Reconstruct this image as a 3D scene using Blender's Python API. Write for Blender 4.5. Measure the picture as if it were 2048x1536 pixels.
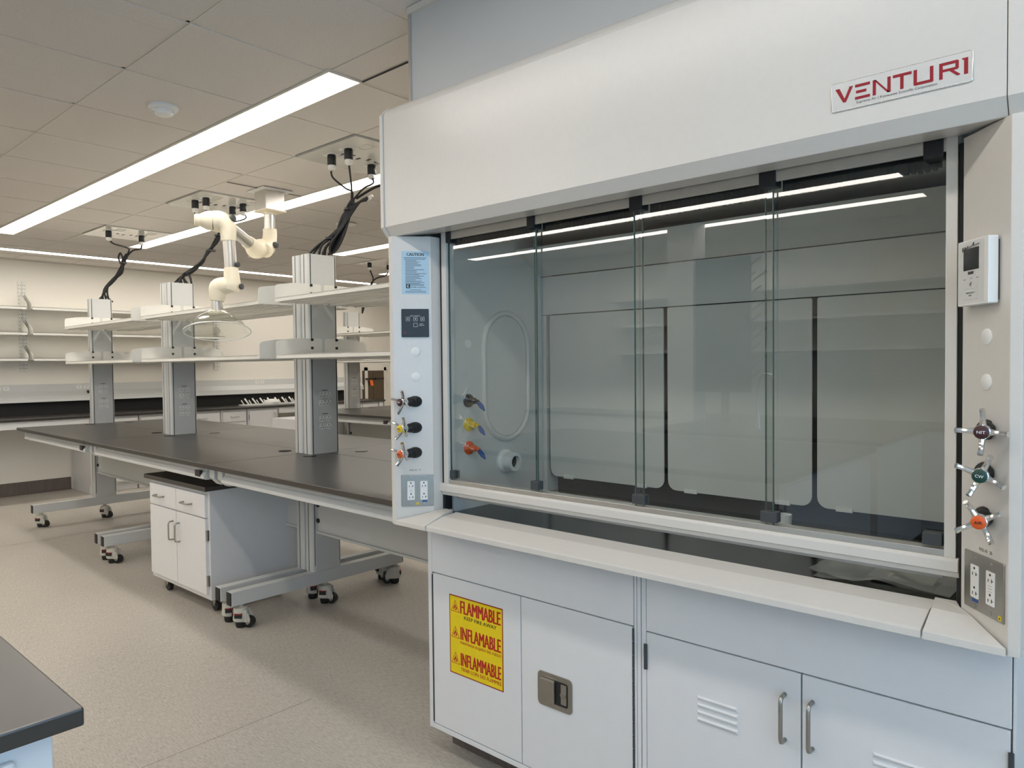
import bpy, math, random
from mathutils import Vector, Matrix
random.seed(7)
S = bpy.context.scene
COL = S.collection
for o in list(bpy.data.objects):
    bpy.data.objects.remove(o)

# ---------------------------------------------------------------- camera, world, lights, exposure
FPX, EYE = 1442.23, 1.46
YAW, PITCH, ROLL = math.radians(41.5064), math.radians(-1.53256), math.radians(-0.58678)
cam = bpy.data.cameras.new('camera'); camo = bpy.data.objects.new('camera', cam); COL.objects.link(camo)
cam.sensor_fit = 'HORIZONTAL'; cam.sensor_width = 36.0; cam.lens = FPX*36.0/2048.0
cam.clip_start = 0.05; cam.clip_end = 100
_f = Vector((-math.sin(YAW)*math.cos(PITCH), math.cos(YAW)*math.cos(PITCH), math.sin(PITCH)))
_r = _f.cross(Vector((0, 0, 1))).normalized(); _u = _r.cross(_f)
_c, _s = math.cos(ROLL), math.sin(ROLL)
_r2 = _r*_c + _u*_s; _u2 = _u*_c - _r*_s
_m = Matrix((( _r2.x, _u2.x, -_f.x, 0), (_r2.y, _u2.y, -_f.y, 0), (_r2.z, _u2.z, -_f.z, EYE), (0, 0, 0, 1)))
camo.matrix_world = _m
S.camera = camo
def project(x, y, z):
    d = Vector((x, y, z-EYE)); c = d.dot(_f)
    if c < .05: return None
    return 1024+FPX*d.dot(_r2)/c, 768-FPX*d.dot(_u2)/c

w = bpy.data.worlds.new('world'); S.world = w; w.use_nodes = True
w.node_tree.nodes['Background'].inputs[0].default_value = (.55, .72, 1, 1)
w.node_tree.nodes['Background'].inputs[1].default_value = 1.0
LAMP_STRENGTH = 13.0       # ceiling diffusers
WINDOW_STRENGTH = 3.3      # daylit window shades
S.view_settings.view_transform = 'Standard'; S.view_settings.look = 'None'
S.view_settings.exposure = 0.0; S.view_settings.gamma = 1.0
S.view_settings.use_curve_mapping = False

# ---------------------------------------------------------------- materials
def lin(c):
    return tuple(((v/255.)/12.92 if v/255. <= .04045 else ((v/255.+.055)/1.055)**2.4) for v in c)
MATS = {}
def mat(name, rgb, rough=.5, metal=0., bump=0., bscale=200., vary=0., vscale=3., spec=.5, stretch=None, emit=None, coat=0.):
    m = bpy.data.materials.new(name); m.use_nodes = True; nt = m.node_tree; N = nt.nodes; L = nt.links
    b = N['Principled BSDF']; c = lin(rgb)
    b.inputs['Base Color'].default_value = (*c, 1); b.inputs['Roughness'].default_value = rough
    b.inputs['Metallic'].default_value = metal; b.inputs['Specular IOR Level'].default_value = spec
    b.inputs['Coat Weight'].default_value = coat
    tc = N.new('ShaderNodeTexCoord'); mp = N.new('ShaderNodeMapping'); L.new(tc.outputs['Object'], mp.inputs[0])
    if stretch: mp.inputs['Scale'].default_value = stretch
    if vary:
        n = N.new('ShaderNodeTexNoise'); n.inputs['Scale'].default_value = vscale; n.inputs['Detail'].default_value = 5
        L.new(mp.outputs[0], n.inputs['Vector'])
        r = N.new('ShaderNodeValToRGB'); L.new(n.outputs['Fac'], r.inputs[0])
        r.color_ramp.elements[0].position = .3; r.color_ramp.elements[1].position = .7
        r.color_ramp.elements[0].color = (*[v*(1-vary) for v in c], 1)
        r.color_ramp.elements[1].color = (*[min(1, v*(1+vary)) for v in c], 1)
        L.new(r.outputs[0], b.inputs['Base Color'])
    if bump:
        n2 = N.new('ShaderNodeTexNoise'); n2.inputs['Scale'].default_value = bscale; n2.inputs['Detail'].default_value = 3
        L.new(mp.outputs[0], n2.inputs['Vector'])
        bp = N.new('ShaderNodeBump'); bp.inputs['Strength'].default_value = bump; bp.inputs['Distance'].default_value = .002
        L.new(n2.outputs['Fac'], bp.inputs['Height']); L.new(bp.outputs[0], b.inputs['Normal'])
    if emit:
        b.inputs['Emission Color'].default_value = (*emit[0], 1); b.inputs['Emission Strength'].default_value = emit[1]
    MATS[name] = m
    return m
hoodw = mat('hood powder coat', (214, 209, 201), .27, spec=.75, bump=.05, bscale=420, vary=.01, vscale=60)
cast = mat('casework paint', (222, 222, 222), .38, bump=.12, bscale=300, vary=.01, vscale=20)
linerm = mat('hood liner panel', (212, 211, 205), .45, vary=.02, vscale=6)
bench = mat('bench metal paint', (204, 205, 202), .4, bump=.08, bscale=300, vary=.01, vscale=20)
shelfm = mat('shelf paint', (226, 224, 216), .42, vary=.01, vscale=20)
epoxy = mat('black epoxy resin', (38, 34, 30), .33, spec=1.0, bump=.03, bscale=500, vary=.08, vscale=30)
hoodtop = mat('hood black worktop', (22, 21, 20), .16, spec=.6, vary=.1, vscale=20)
rubber = mat('black rubber', (22, 22, 22), .55, vary=.1, vscale=40)
blackp = mat('black plastic', (30, 31, 33), .38, vary=.08, vscale=30)
greyclip = mat('dark grey clip plastic', (62, 66, 68), .5, vary=.06, vscale=40)
slotm = mat('dark slot shade', (48, 50, 52), .6, vary=.08, vscale=40)  # dark colour painted in for the shade inside slots, holes and gaps
chrome = mat('polished chrome', (225, 225, 225), .1, 1., vary=.02, vscale=40)
steel = mat('brushed steel', (170, 167, 160), .3, 1., bump=.1, bscale=60, stretch=(1, 30, 1), vary=.06, vscale=30)
alu = mat('anodised aluminium', (205, 202, 196), .33, .85, vary=.03, vscale=20)
wallm = mat('wall paint', (233, 228, 217), .75, bump=.12, bscale=90, vary=.015, vscale=2)
greywall = mat('grey closure panel', (198, 198, 196), .5, bump=.1, bscale=200, vary=.02, vscale=3)
basem = mat('brown vinyl cove base', (98, 88, 82), .55, vary=.16, vscale=6, stretch=(8, 8, .5))
tilem = mat('ceiling tile', (216, 210, 203), .9, bump=.4, bscale=260, vary=.035, vscale=90)
gridm = mat('ceiling grid', (214, 208, 197), .6, vary=.02, vscale=20)
plenum = mat('dark plenum', (40, 38, 36), .9, vary=.1, vscale=4)
glossw = mat('glossy white panel', (222, 219, 210), .08, spec=.8, vary=.01, vscale=5)
whitep = mat('white plastic', (232, 231, 226), .35, vary=.015, vscale=30)
cream = mat('cream plastic', (240, 230, 205), .42, vary=.015, vscale=20)
beigec = mat('light grey caster nylon', (196, 192, 180), .45, vary=.03, vscale=30)
redp = mat('red plastic', (128, 34, 32), .4, vary=.05, vscale=30)
redlogo = mat('crimson logo ink', (150, 14, 34), .3, vary=.03, vscale=30)
inkm = mat('black ink', (30, 30, 34), .6, vary=.05, vscale=50)
inkw = mat('white ink', (225, 225, 225), .6, vary=.02, vscale=50)
yellow = mat('yellow vinyl', (232, 205, 10), .4, vary=.03, vscale=30)
yellowp = mat('yellow enamel', (225, 190, 20), .3, vary=.03, vscale=30)
orange = mat('orange enamel', (222, 92, 30), .35, vary=.03, vscale=30)
maroon = mat('maroon disc', (64, 30, 32), .4, vary=.03, vscale=30)
green = mat('dark green disc', (20, 62, 52), .4, vary=.03, vscale=30)
bluep = mat('blue nozzle plastic', (34, 78, 150), .4, vary=.04, vscale=30)
bluelab = mat('pale blue label', (176, 205, 222), .5, vary=.02, vscale=30)
darkscreen = mat('dark display glass', (34, 36, 34), .08, vary=.3, vscale=25)
taglab = mat('orange paper tag', (250, 120, 40), .7, vary=.03, vscale=30)
brownsteel = mat('dark stainless door', (104, 92, 78), .3, .8, vary=.08, vscale=3)
silverlab = mat('silver nameplate', (205, 204, 200), .35, .3, bump=.15, bscale=400, vary=.02, vscale=60)
pegm = mat('dark grey pegboard', (66, 68, 66), .5, vary=.05, vscale=20)
lampm = mat('lit lamp diffuser', (250, 250, 245), .6, vary=.01, vscale=20, emit=((1.0, .945, .875), LAMP_STRENGTH))
shadem = mat('daylit window shade', (220, 232, 245), .8, vary=.02, vscale=20, emit=((.32, .63, 1.0), WINDOW_STRENGTH))

def floor_mat():
    m = bpy.data.materials.new('streaked sheet vinyl'); m.use_nodes = True; nt = m.node_tree; N = nt.nodes; L = nt.links
    b = N['Principled BSDF']; b.inputs['Roughness'].default_value = .42; b.inputs['Specular IOR Level'].default_value = .4
    tc = N.new('ShaderNodeTexCoord'); mp = N.new('ShaderNodeMapping'); L.new(tc.outputs['Object'], mp.inputs[0])
    mp.inputs['Scale'].default_value = (22, 150, 1); mp.inputs['Rotation'].default_value = (0, 0, 0)
    n = N.new('ShaderNodeTexNoise'); n.inputs['Scale'].default_value = 1.6; n.inputs['Detail'].default_value = 7; n.inputs['Distortion'].default_value = .6
    L.new(mp.outputs[0], n.inputs['Vector'])
    n2 = N.new('ShaderNodeTexNoise'); n2.inputs['Scale'].default_value = 1.1; n2.inputs['Detail'].default_value = 3
    L.new(tc.outputs['Object'], n2.inputs['Vector'])
    a = N.new('ShaderNodeMath'); a.operation = 'MULTIPLY_ADD'; a.inputs[1].default_value = .22
    L.new(n2.outputs['Fac'], a.inputs[0]); L.new(n.outputs['Fac'], a.inputs[2])
    r = N.new('ShaderNodeValToRGB'); L.new(a.outputs[0], r.inputs[0])
    r.color_ramp.elements[0].position = .35; r.color_ramp.elements[1].position = .9
    r.color_ramp.elements[0].color = (*lin((148, 142, 132)), 1); r.color_ramp.elements[1].color = (*lin((200, 193, 182)), 1)
    L.new(r.outputs[0], b.inputs['Base Color'])
    bp = N.new('ShaderNodeBump'); bp.inputs['Strength'].default_value = .12; bp.inputs['Distance'].default_value = .0008
    L.new(n.outputs['Fac'], bp.inputs['Height']); L.new(bp.outputs[0], b.inputs['Normal'])
    return m
floorm = floor_mat()

def glass_mat(name, tint, ior, rough=0.0):
    m = bpy.data.materials.new(name); m.use_nodes = True; nt = m.node_tree; N = nt.nodes; L = nt.links
    N.remove(N['Principled BSDF']); out = N['Material Output']
    t = N.new('ShaderNodeBsdfTransparent'); t.inputs[0].default_value = (*tint, 1)
    g = N.new('ShaderNodeBsdfGlossy'); g.inputs['Roughness'].default_value = rough; g.inputs[0].default_value = (1, 1, 1, 1)
    f = N.new('ShaderNodeFresnel'); ge = N.new('ShaderNodeNewGeometry'); mx = N.new('ShaderNodeMix'); mx.data_type = 'FLOAT'
    mx.inputs[2].default_value = ior; mx.inputs[3].default_value = 1/ior; L.new(ge.outputs['Backfacing'], mx.inputs[0]); L.new(mx.outputs[0], f.inputs['IOR'])
    n = N.new('ShaderNodeTexNoise'); n.inputs['Scale'].default_value = 2.0
    bp = N.new('ShaderNodeBump'); bp.inputs['Strength'].default_value = .02; bp.inputs['Distance'].default_value = .001
    L.new(n.outputs['Fac'], bp.inputs['Height']); L.new(bp.outputs[0], g.inputs['Normal'])
    x = N.new('ShaderNodeMixShader'); L.new(f.outputs[0], x.inputs[0]); L.new(t.outputs[0], x.inputs[1]); L.new(g.outputs[0], x.inputs[2])
    L.new(x.outputs[0], out.inputs[0])
    return m
sashglass = glass_mat('sash glass', (.86, .89, .87), 1.75)
clearplast = glass_mat('clear dome plastic', (.90, .92, .90), 1.4, .05)
bagm = glass_mat('clear bag film', (.80, .80, .78), 1.6, .2)
_nt = bagm.node_tree; _d = _nt.nodes.new('ShaderNodeBsdfDiffuse'); _d.inputs[0].default_value = (.6, .6, .58, 1)
_x = _nt.nodes.new('ShaderNodeMixShader'); _x.inputs[0].default_value = .13; _o = _nt.nodes['Material Output']
_nt.links.new(_o.inputs[0].links[0].from_socket, _x.inputs[1]); _nt.links.new(_d.outputs[0], _x.inputs[2]); _nt.links.new(_x.outputs[0], _o.inputs[0])
glassedge = mat('green glass edge', (74, 92, 86), .2, vary=.05, vscale=30)

# ---------------------------------------------------------------- mesh helpers
class MB:
    def __init__(s): s.v = []; s.f = []
    def add(s, vs, fs):
        b = len(s.v); s.v += [tuple(p) for p in vs]; s.f += [tuple(i+b for i in f) for f in fs]; return s
    def box(s, x0, x1, y0, y1, z0, z1):
        x0, x1 = min(x0, x1), max(x0, x1); y0, y1 = min(y0, y1), max(y0, y1); z0, z1 = min(z0, z1), max(z0, z1)
        return s.add([(x0, y0, z0), (x1, y0, z0), (x1, y1, z0), (x0, y1, z0), (x0, y0, z1), (x1, y0, z1), (x1, y1, z1), (x0, y1, z1)],
              [(0, 3, 2, 1), (4, 5, 6, 7), (0, 1, 5, 4), (1, 2, 6, 5), (2, 3, 7, 6), (3, 0, 4, 7)])
    def prism(s, pts, ax, a, b):
        # pts: 2-D polygon in the other two axes (order yz / xz / xy)
        if a > b: a, b = b, a
        def P(p, t): return {'x': (t, p[0], p[1]), 'y': (p[0], t, p[1]), 'z': (p[0], p[1], t)}[ax]
        n = len(pts); ar = sum(pts[i][0]*pts[(i+1) % n][1]-pts[(i+1) % n][0]*pts[i][1] for i in range(n))
        if (ar < 0) != (ax == 'y'): pts = pts[::-1]
        vs = [P(p, a) for p in pts]+[P(p, b) for p in pts]
        fs = [tuple(range(n))[::-1], tuple(range(n, 2*n))]+[(i, (i+1) % n, n+(i+1) % n, n+i) for i in range(n)]
        return s.add(vs, fs)
    def cyl(s, p0, p1, r0, r1=None, n=16, caps=True):
        r1 = r0 if r1 is None else r1
        p0 = Vector(p0); p1 = Vector(p1); d = (p1-p0).normalized()
        u = d.orthogonal().normalized(); w_ = d.cross(u)
        vs = [p0+(u*math.cos(t)+w_*math.sin(t))*r0 for t in [2*math.pi*i/n for i in range(n)]]
        vs += [p1+(u*math.cos(t)+w_*math.sin(t))*r1 for t in [2*math.pi*i/n for i in range(n)]]
        fs = [(i, (i+1) % n, n+(i+1) % n, n+i) for i in range(n)]
        if caps: fs += [tuple(range(n))[::-1], tuple(range(n, 2*n))]
        return s.add(vs, fs)
    def tube(s, pts, r, n=8, closed=False):
        pts = [Vector(p) for p in pts]; m = len(pts); rings = []
        up = None
        for i, p in enumerate(pts):
            if closed: t = pts[(i+1) % m]-pts[i-1]
            else: t = pts[min(i+1, m-1)]-pts[max(i-1, 0)]
            t.normalize()
            if up is None: up = t.orthogonal().normalized()
            up = (up-t*up.dot(t)).normalized(); w_ = t.cross(up)
            rr = r[i] if isinstance(r, (list, tuple)) else r
            rings.append([p+(up*math.cos(a)+w_*math.sin(a))*rr for a in [2*math.pi*k/n for k in range(n)]])
        vs = [q for R in rings for q in R]; fs = []
        for i in range(m if closed else m-1):
            j = (i+1) % m
            for k in range(n): fs.append((i*n+k, i*n+(k+1) % n, j*n+(k+1) % n, j*n+k))
        if not closed: fs += [tuple(range(n))[::-1], tuple(range((m-1)*n, m*n))]
        return s.add(vs, fs)
    def lathe(s, prof, o=(0, 0, 0), d=(0, 0, 1), n=24, caps=True):
        o = Vector(o); d = Vector(d).normalized(); u = d.orthogonal().normalized(); w_ = d.cross(u)
        vs = []; fs = []
        for (r, h) in prof:
            for k in range(n):
                a = 2*math.pi*k/n; vs.append(o+d*h+(u*math.cos(a)+w_*math.sin(a))*r)
        for i in range(len(prof)-1):
            for k in range(n): fs.append((i*n+k, i*n+(k+1) % n, (i+1)*n+(k+1) % n, (i+1)*n+k))
        if caps: fs += [tuple(range(n))[::-1], tuple(range((len(prof)-1)*n, len(prof)*n))]
        return s.add(vs, fs)
    def xf(s, M_):
        s.v = [tuple(M_ @ Vector(p)) for p in s.v]; return s
    def merge(s, o): return s.add(o.v, o.f)

def smoothpath(pts, k=6):
    pts = [Vector(p) for p in pts]; out = []
    for i in range(len(pts)-1):
        a = pts[max(i-1, 0)]; b = pts[i]; c = pts[i+1]; d = pts[min(i+2, len(pts)-1)]
        for j in range(k):
            t = j/k
            out.append(.5*((2*b)+(c-a)*t+(2*a-5*b+4*c-d)*t*t+(3*b-a-3*c+d)*t**3))
    out.append(pts[-1]); return out
def rrect(w_, h, r, k=4, cx=0, cy=0):
    pts = []
    for (sx, sy, a0) in ((1, 1, 0), (-1, 1, 90), (-1, -1, 180), (1, -1, 270)):
        for i in range(k+1):
            a = math.radians(a0+90*i/k)
            pts.append((cx+sx*(w_/2-r)+r*math.cos(a), cy+sy*(h/2-r)+r*math.sin(a)))
    return pts

BASE = {}
def thing(name, label, cat, loc=(0, 0, 0), group=None, rz=0, local=False):
    o = bpy.data.objects.new(name, None); COL.objects.link(o); o.empty_display_size = .05
    o.location = loc; o.rotation_euler = (0, 0, rz)
    o['label'] = label; o['category'] = cat
    if group: o['group'] = group
    BASE[o.name] = Vector((0, 0, 0)) if local else Vector(loc)
    return o
def obj(name, mb, m, parent=None, bevel=0, seg=2, smooth=None, label=None, kind=None):
    b = BASE.get(parent.name, Vector((0, 0, 0))) if parent else Vector((0, 0, 0))
    me = bpy.data.meshes.new(name)
    me.from_pydata([(p[0]-b.x, p[1]-b.y, p[2]-b.z) for p in mb.v], [], mb.f)
    me.materials.append(m); me.update()
    o = bpy.data.objects.new(name, me); COL.objects.link(o)
    if parent: o.parent = parent; BASE[o.name] = b
    if smooth:
        me.polygons.foreach_set('use_smooth', [True]*len(me.polygons))
        if smooth != 1:
            try: me.set_sharp_from_angle(angle=math.radians(40))
            except Exception: pass
    if bevel:
        md = o.modifiers.new('bevel', 'BEVEL'); md.width = bevel; md.segments = seg; md.limit_method = 'ANGLE'; md.angle_limit = math.radians(40)
        if smooth is None:
            md.harden_normals = False
    if label: o['label'] = label
    if kind: o['kind'] = kind
    return o
def tag(o, label, cat, group=None):
    o['label'] = label; o['category'] = cat
    if group: o['group'] = group
    return o
def struct(name, mb, m, bevel=0, parent=None):
    o = obj(name, mb, m, parent, bevel)
    if not parent: o['kind'] = 'structure'
    return o
def dup(o, parent=None, loc=None, rz=None, label=None, group=None):
    c = o.copy(); COL.objects.link(c)
    if parent: c.parent = parent
    if loc is not None: c.location = loc
    if rz is not None: c.rotation_euler = (0, 0, rz)
    if label: c['label'] = label
    if group: c['group'] = group
    BASE[c.name] = BASE.get(o.name, Vector((0, 0, 0)))
    for ch in list(o.children): dup(ch, c)
    return c
def boxmb(*a): return MB().box(*a)

def text_mb(s, size, sx=1., bold=0., extrude=.0004, align='LEFT'):
    cu = bpy.data.curves.new('t', 'FONT'); cu.body = s; cu.size = size; cu.offset = bold; cu.extrude = extrude
    cu.align_x = align; cu.resolution_u = 2
    o = bpy.data.objects.new('t', cu); COL.objects.link(o)
    bpy.context.view_layer.update()
    me = bpy.data.meshes.new_from_object(o.evaluated_get(bpy.context.evaluated_depsgraph_get()))
    mb = MB(); mb.v = [(v.co.x*sx, v.co.y, v.co.z) for v in me.vertices]; mb.f = [tuple(p.vertices) for p in me.polygons]
    bpy.data.objects.remove(o); bpy.data.curves.remove(cu); bpy.data.meshes.remove(me)
    return mb
def fit_text(s, width, height, bold=0., extrude=.0004):
    mb = text_mb(s, 1, 1, bold, extrude)
    xs = [v[0] for v in mb.v]; ys = [v[1] for v in mb.v]
    x0, x1, y0, y1 = min(xs), max(xs), min(ys), max(ys)
    mb.v = [((v[0]-x0)/(x1-x0)*width, (v[1]-y0)/(y1-y0)*height, v[2]) for v in mb.v]
    return mb
def heavy_text(s, width, height, grow=.010):
    # bold strokes: the same lettering laid down several times a hair apart
    base = fit_text(s, width-2*grow*width/len(s), height, 0, .0001); out = MB(); g = grow*width/len(s)
    for k in range(5): out.add([(p[0]+g*k*.5, p[1], p[2]+.00001*k) for p in base.v], base.f)
    return out
def frame(o, u, v, n):
    """matrix that carries local x,y,z to world u,v,n at origin o"""
    u = Vector(u).normalized(); v = Vector(v).normalized(); n = Vector(n).normalized(); o = Vector(o)
    return Matrix(((u.x, v.x, n.x, o.x), (u.y, v.y, n.y, o.y), (u.z, v.z, n.z, o.z), (0, 0, 0, 1)))
def front(x, y, z):           # local frame on a face that looks towards -Y
    return frame((x, y, z), (1, 0, 0), (0, 0, 1), (0, -1, 0))
# ================================================================ ROOM
XW, XE, YS, YN, ZC = -9.85, 1.9, -3.45, 9.6, 2.74
struct('floor', boxmb(XW-.1, XE+.1, YS-.1, YN+.1, -.08, 0), floorm)
for k, (a, b) in enumerate((((-9.2, 1.52), (-2.2, 1.52)), ((-9.2, -.3), (-1.0, -.3)))):
    pass
mb = MB()
mb.box(-2.748, -2.746, -3.4, 1.75, 0, .0004); mb.box(-7.10, -7.097, -3.4, 9.5, 0, .0004)
o = obj('floor_seam', mb, mat('floor seam weld', (120, 110, 98), .5, vary=.05, vscale=20), bpy.data.objects['floor'])
wl = struct('wall_left', boxmb(XW-.12, XW, YS, YN, 0, 3.1), wallm)
wb = struct('wall_back', boxmb(XW-.12, XE+.12, YN, YN+.12, 0, 3.1), wallm)
wf = struct('wall_front', boxmb(XW-.12, XE+.12, YS-.12, YS, 0, 3.1), wallm)
# window wall, right: sill band, head band, piers, shaded windows
mb = MB(); mb.box(XE, XE+.15, YS, YN, 0, .75); mb.box(XE, XE+.15, YS, YN, 2.45, 3.1)
wins = [(-3.0, -1.3), (-1.1, .6), (.8, 1.5)]
ys = [YS]+[v for p in wins for v in p]+[YN]
for i in range(0, len(ys), 2): mb.box(XE, XE+.15, ys[i], ys[i+1], .75, 2.45)
struct('wall_right', mb, wallm)
for i, (a, b) in enumerate(wins):
    mb = MB().box(XE+.02, XE+.08, a, b, .75, .79).box(XE+.02, XE+.08, a, b, 2.41, 2.45).box(XE+.02, XE+.08, a, a+.04, .79, 2.41).box(XE+.02, XE+.08, b-.04, b, .79, 2.41)
    fr = obj('window_%d' % (i+1), mb, alu); fr['kind'] = 'structure'
    obj('window_shade', boxmb(XE+.05, XE+.055, a+.04, b-.04, .79, 2.41), shadem, fr)
# baseboards
mb = MB().prism([(XW, 0), (XW, .15), (XW+.008, .15), (XW+.008, .02), (XW+.03, 0)], 'y', YS, 2.99)
struct('baseboard_left', mb, basem)
struct('baseboard_front', boxmb(XW, XE, YS, YS+.01, 0, .12), basem)
struct('baseboard_back', boxmb(XW, XE, YN-.01, YN, 0, .12), basem)

# ceiling: tiles in a T grid
TX0, TP = -2.69, .614
gx = [TX0+TP*k for k in range(-12, 13)]
gx = [x for x in gx if XW < x < XE]; gx = [XW]+gx+[XE]
LROWS = [-2.95, -1.73, -.51, .71, 1.93, 3.13, 4.35, 5.57, 6.79, 8.01]      # centre lines of the lamp rows
gy = []
for k in range(-8, 14):
    gy.append(1.245+.603*k)
gy = sorted(set(round(y, 4) for y in gy if YS < y < YN)); gy = [YS]+gy+[YN]
ceil = struct('ceiling', boxmb(XW, XE, YS, YN, ZC+.10, ZC+.16), plenum)
PER = (-9.17, -9.03)                                       # perimeter lamp runs along Y
lampspans = []                                             # x0,x1,y0,y1 of every lamp opening
def lampspan(y, a, b): lampspans.append((a, b, y-.075, y+.075))
lampspan(1.935, -8.05, -2.69); lampspan(3.13, -8.05, -2.69)
lampspan(4.93-.02, -7.0, -2.69)
lampspan(.71, -8.05, -3.62); lampspan(-.51, -8.05, -2.69)
lampspan(-1.86, -5.76, -1.30); lampspan(-2.66, -6.2, -1.32)
lampspan(.70, -2.80, 1.6); lampspan(-1.2, -.6, 1.6)
lampspan(6.4, -8.05, -2.69); lampspan(7.9, -8.05, -2.69)
lampspans.append((PER[0], PER[1], -2.6, 7.25))
PANELS = {'A': (-3.918, -3.304), 'B': (-5.76, -5.146), 'C': (-7.602, -6.988)}
panel_cells = [(a, b, 2.451, 3.054) for a, b in PANELS.values()]+[(-7.40, -6.79, 5.46, 6.07)]
def cut(rects, hole):
    out = []
    for (a, b, c, d) in rects:
        ha, hb, hc, hd = hole
        if hb <= a or ha >= b or hd <= c or hc >= d: out.append((a, b, c, d)); continue
        if a < ha: out.append((a, ha, c, d))
        if hb < b: out.append((hb, b, c, d))
        a2, b2 = max(a, ha), min(b, hb)
        if c < hc: out.append((a2, b2, c, hc))
        if hd < d: out.append((a2, b2, hd, d))
    return out
stuff = MB(); ntile = 0; G = .009
hoodcell = (-2.02, -.16, 1.72, 2.6)
for i in range(len(gx)-1):
    for j in range(len(gy)-1):
        rects = [(gx[i]+G, gx[i+1]-G, gy[j]+G, gy[j+1]-G)]
        for h in lampspans: rects = cut(rects, (h[0]-.02, h[1]+.02, h[2]-.02, h[3]+.02))
        for h in panel_cells: rects = cut(rects, h)
        for (a, b, c, d) in rects:
            if b-a < .03 or d-c < .03: continue
            p = project((a+b)/2, (c+d)/2, ZC)
            z = ZC+.004+random.random()*.002
            if p and -150 < p[0] < 900 and -150 < p[1] < 640 and (a+b)/2 < -2.0:
                t = MB().box(a, b, c, d, z, z+.018)
                obj('ceiling_tile', t, tilem, ceil); ntile += 1
            else: stuff.box(a, b, c, d, z, z+.018)
o = obj('ceiling_tile_field', stuff, tilem, ceil, kind='stuff')
# T bars: webs between tiles
tb = MB()
def clipped(axis, t, lo, hi):
    segs = [(lo, hi)]
    for (a, b, c, d) in lampspans+panel_cells:
        p0, p1, q0, q1 = (a, b, c, d) if axis == 'y' else (c, d, a, b)   # bar runs along `axis`, at coordinate t on the other
        if p0-.015 < t < p1+.015:
            ns = []
            for (s0, s1) in segs:
                if q1 <= s0 or q0 >= s1: ns.append((s0, s1)); continue
                if s0 < q0: ns.append((s0, q0))
                if q1 < s1: ns.append((q1, s1))
            segs = ns
    return segs
for x in gx[1:-1]:
    for (a, b) in clipped('y', x, YS, YN): tb.box(x-G-.004, x+G+.004, a, b, ZC+.0085, ZC+.012); tb.box(x-.007, x+.007, a, b, ZC+.0075, ZC+.010)
for y in gy[1:-1]:
    for (a, b) in clipped('x', y, XW, XE): tb.box(a, b, y-G-.004, y+G+.004, ZC+.0085, ZC+.012); tb.box(a, b, y-.007, y+.007, ZC+.0075, ZC+.010)
obj('ceiling_grid', tb, gridm, ceil)
obj('ceiling_gap', MB().box(-4.79, -4.78, 2.46, 2.70, ZC-.002, ZC).box(-4.79, -4.78, 2.90, 3.04, ZC-.002, ZC).box(-2.67, -2.02, 2.018, 2.026, ZC-.002, ZC), plenum, ceil)
struct('trim_1', MB().box(XW, XW+.02, YS, YN, ZC-.015, ZC+.004), gridm)

lamp_labels = ['long bright linear ceiling light, nearest to the camera above the front of the lab tables',
 'bright linear ceiling light running just behind the extraction arm and the power panels',
 'bright linear ceiling light seen between the near column and the fume hood post',
 'linear ceiling light overhead, parallel to the fume hood and out of the frame',
 'linear ceiling light over the aisle behind the camera, out of the frame',
 'linear ceiling light mirrored as the upper white bar in the sash glass',
 'linear ceiling light mirrored as the lower white bar in the sash glass',
 'linear ceiling light above the camera that throws the sheen on the hood header',
 'linear ceiling light far behind the camera near the windows',
 'linear ceiling light over the far lab table, hidden behind the hood',
 'linear ceiling light at the far end of the room, hidden behind the hood',
 'long thin ceiling light running along the far wall above the wall shelves']
for (a, b, c, d), lab in zip(lampspans, lamp_labels):
    t = thing('ceiling_light', lab, 'ceiling light', ((a+b)/2, (c+d)/2, ZC), 'linear ceiling lights')
    f = .012
    mb = MB().box(a-.018, b+.018, c-.018, c-.018+f, ZC-.003, ZC+.05).box(a-.018, b+.018, d+.018-f, d+.018, ZC-.003, ZC+.05)
    mb.box(a-.018, a-.018+f, c-.006, d+.006, ZC-.003, ZC+.05).box(b+.018-f, b+.018, c-.006, d+.006, ZC-.003, ZC+.05)
    obj('lamp_housing', mb, gridm, t)
    obj('diffuser', MB().box(a-.006, b+.006, c-.006, d+.006, ZC+.001, ZC+.006), lampm, t)

# ceiling power panels with receptacles
def power_panel(a, b, c, d, label, holes, slots=True):
    t = thing('ceiling_power_panel', label, 'power panel', ((a+b)/2, (c+d)/2, ZC), 'ceiling power panels')
    obj('panel_plate', MB().box(a+.006, b-.006, c+.006, d-.006, ZC-.004, ZC+.012), glossw, t, bevel=.001)
    for (x, y) in holes:
        mb = MB().prism(rrect(.11, .07, .004, 2, x, y), 'z', ZC-.007, ZC-.004); obj('receptacle_plate', mb, whitep, t, bevel=.001)
    if slots:
        mb = MB()
        for k in range(6):
            mb.box(a+.24+.025*(k % 2), a+.28+.025*(k % 2), c+.15+.06*k, c+.165+.06*k, ZC-.0055, ZC-.0035)
        obj('vent_slots', mb, slotm, t)
        for (x, y) in ((b-.13, c+.17), (b-.13, c+.45)):
            mb = MB().box(x-.05, x+.05, y-.035, y-.03, ZC-.0065, ZC-.004).box(x-.05, x+.05, y+.03, y+.035, ZC-.0065, ZC-.004).box(x-.05, x-.045, y-.03, y+.03, ZC-.0065, ZC-.004).box(x+.045, x+.05, y-.03, y+.03, ZC-.0065, ZC-.004)
            obj('blank_cover', mb, gridm, t)
PA = [(-3.706, 2.569), (-3.533, 2.567), (-3.707, 2.867)]
PB = [(-5.45, 2.545), (-5.313, 2.564), (-5.46, 2.849), (-5.303, 2.854)]
PC = [(-7.208, 2.552), (-7.258, 2.862)]
PD = [(-7.20, 5.516), (-7.211, 5.821)]
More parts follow.
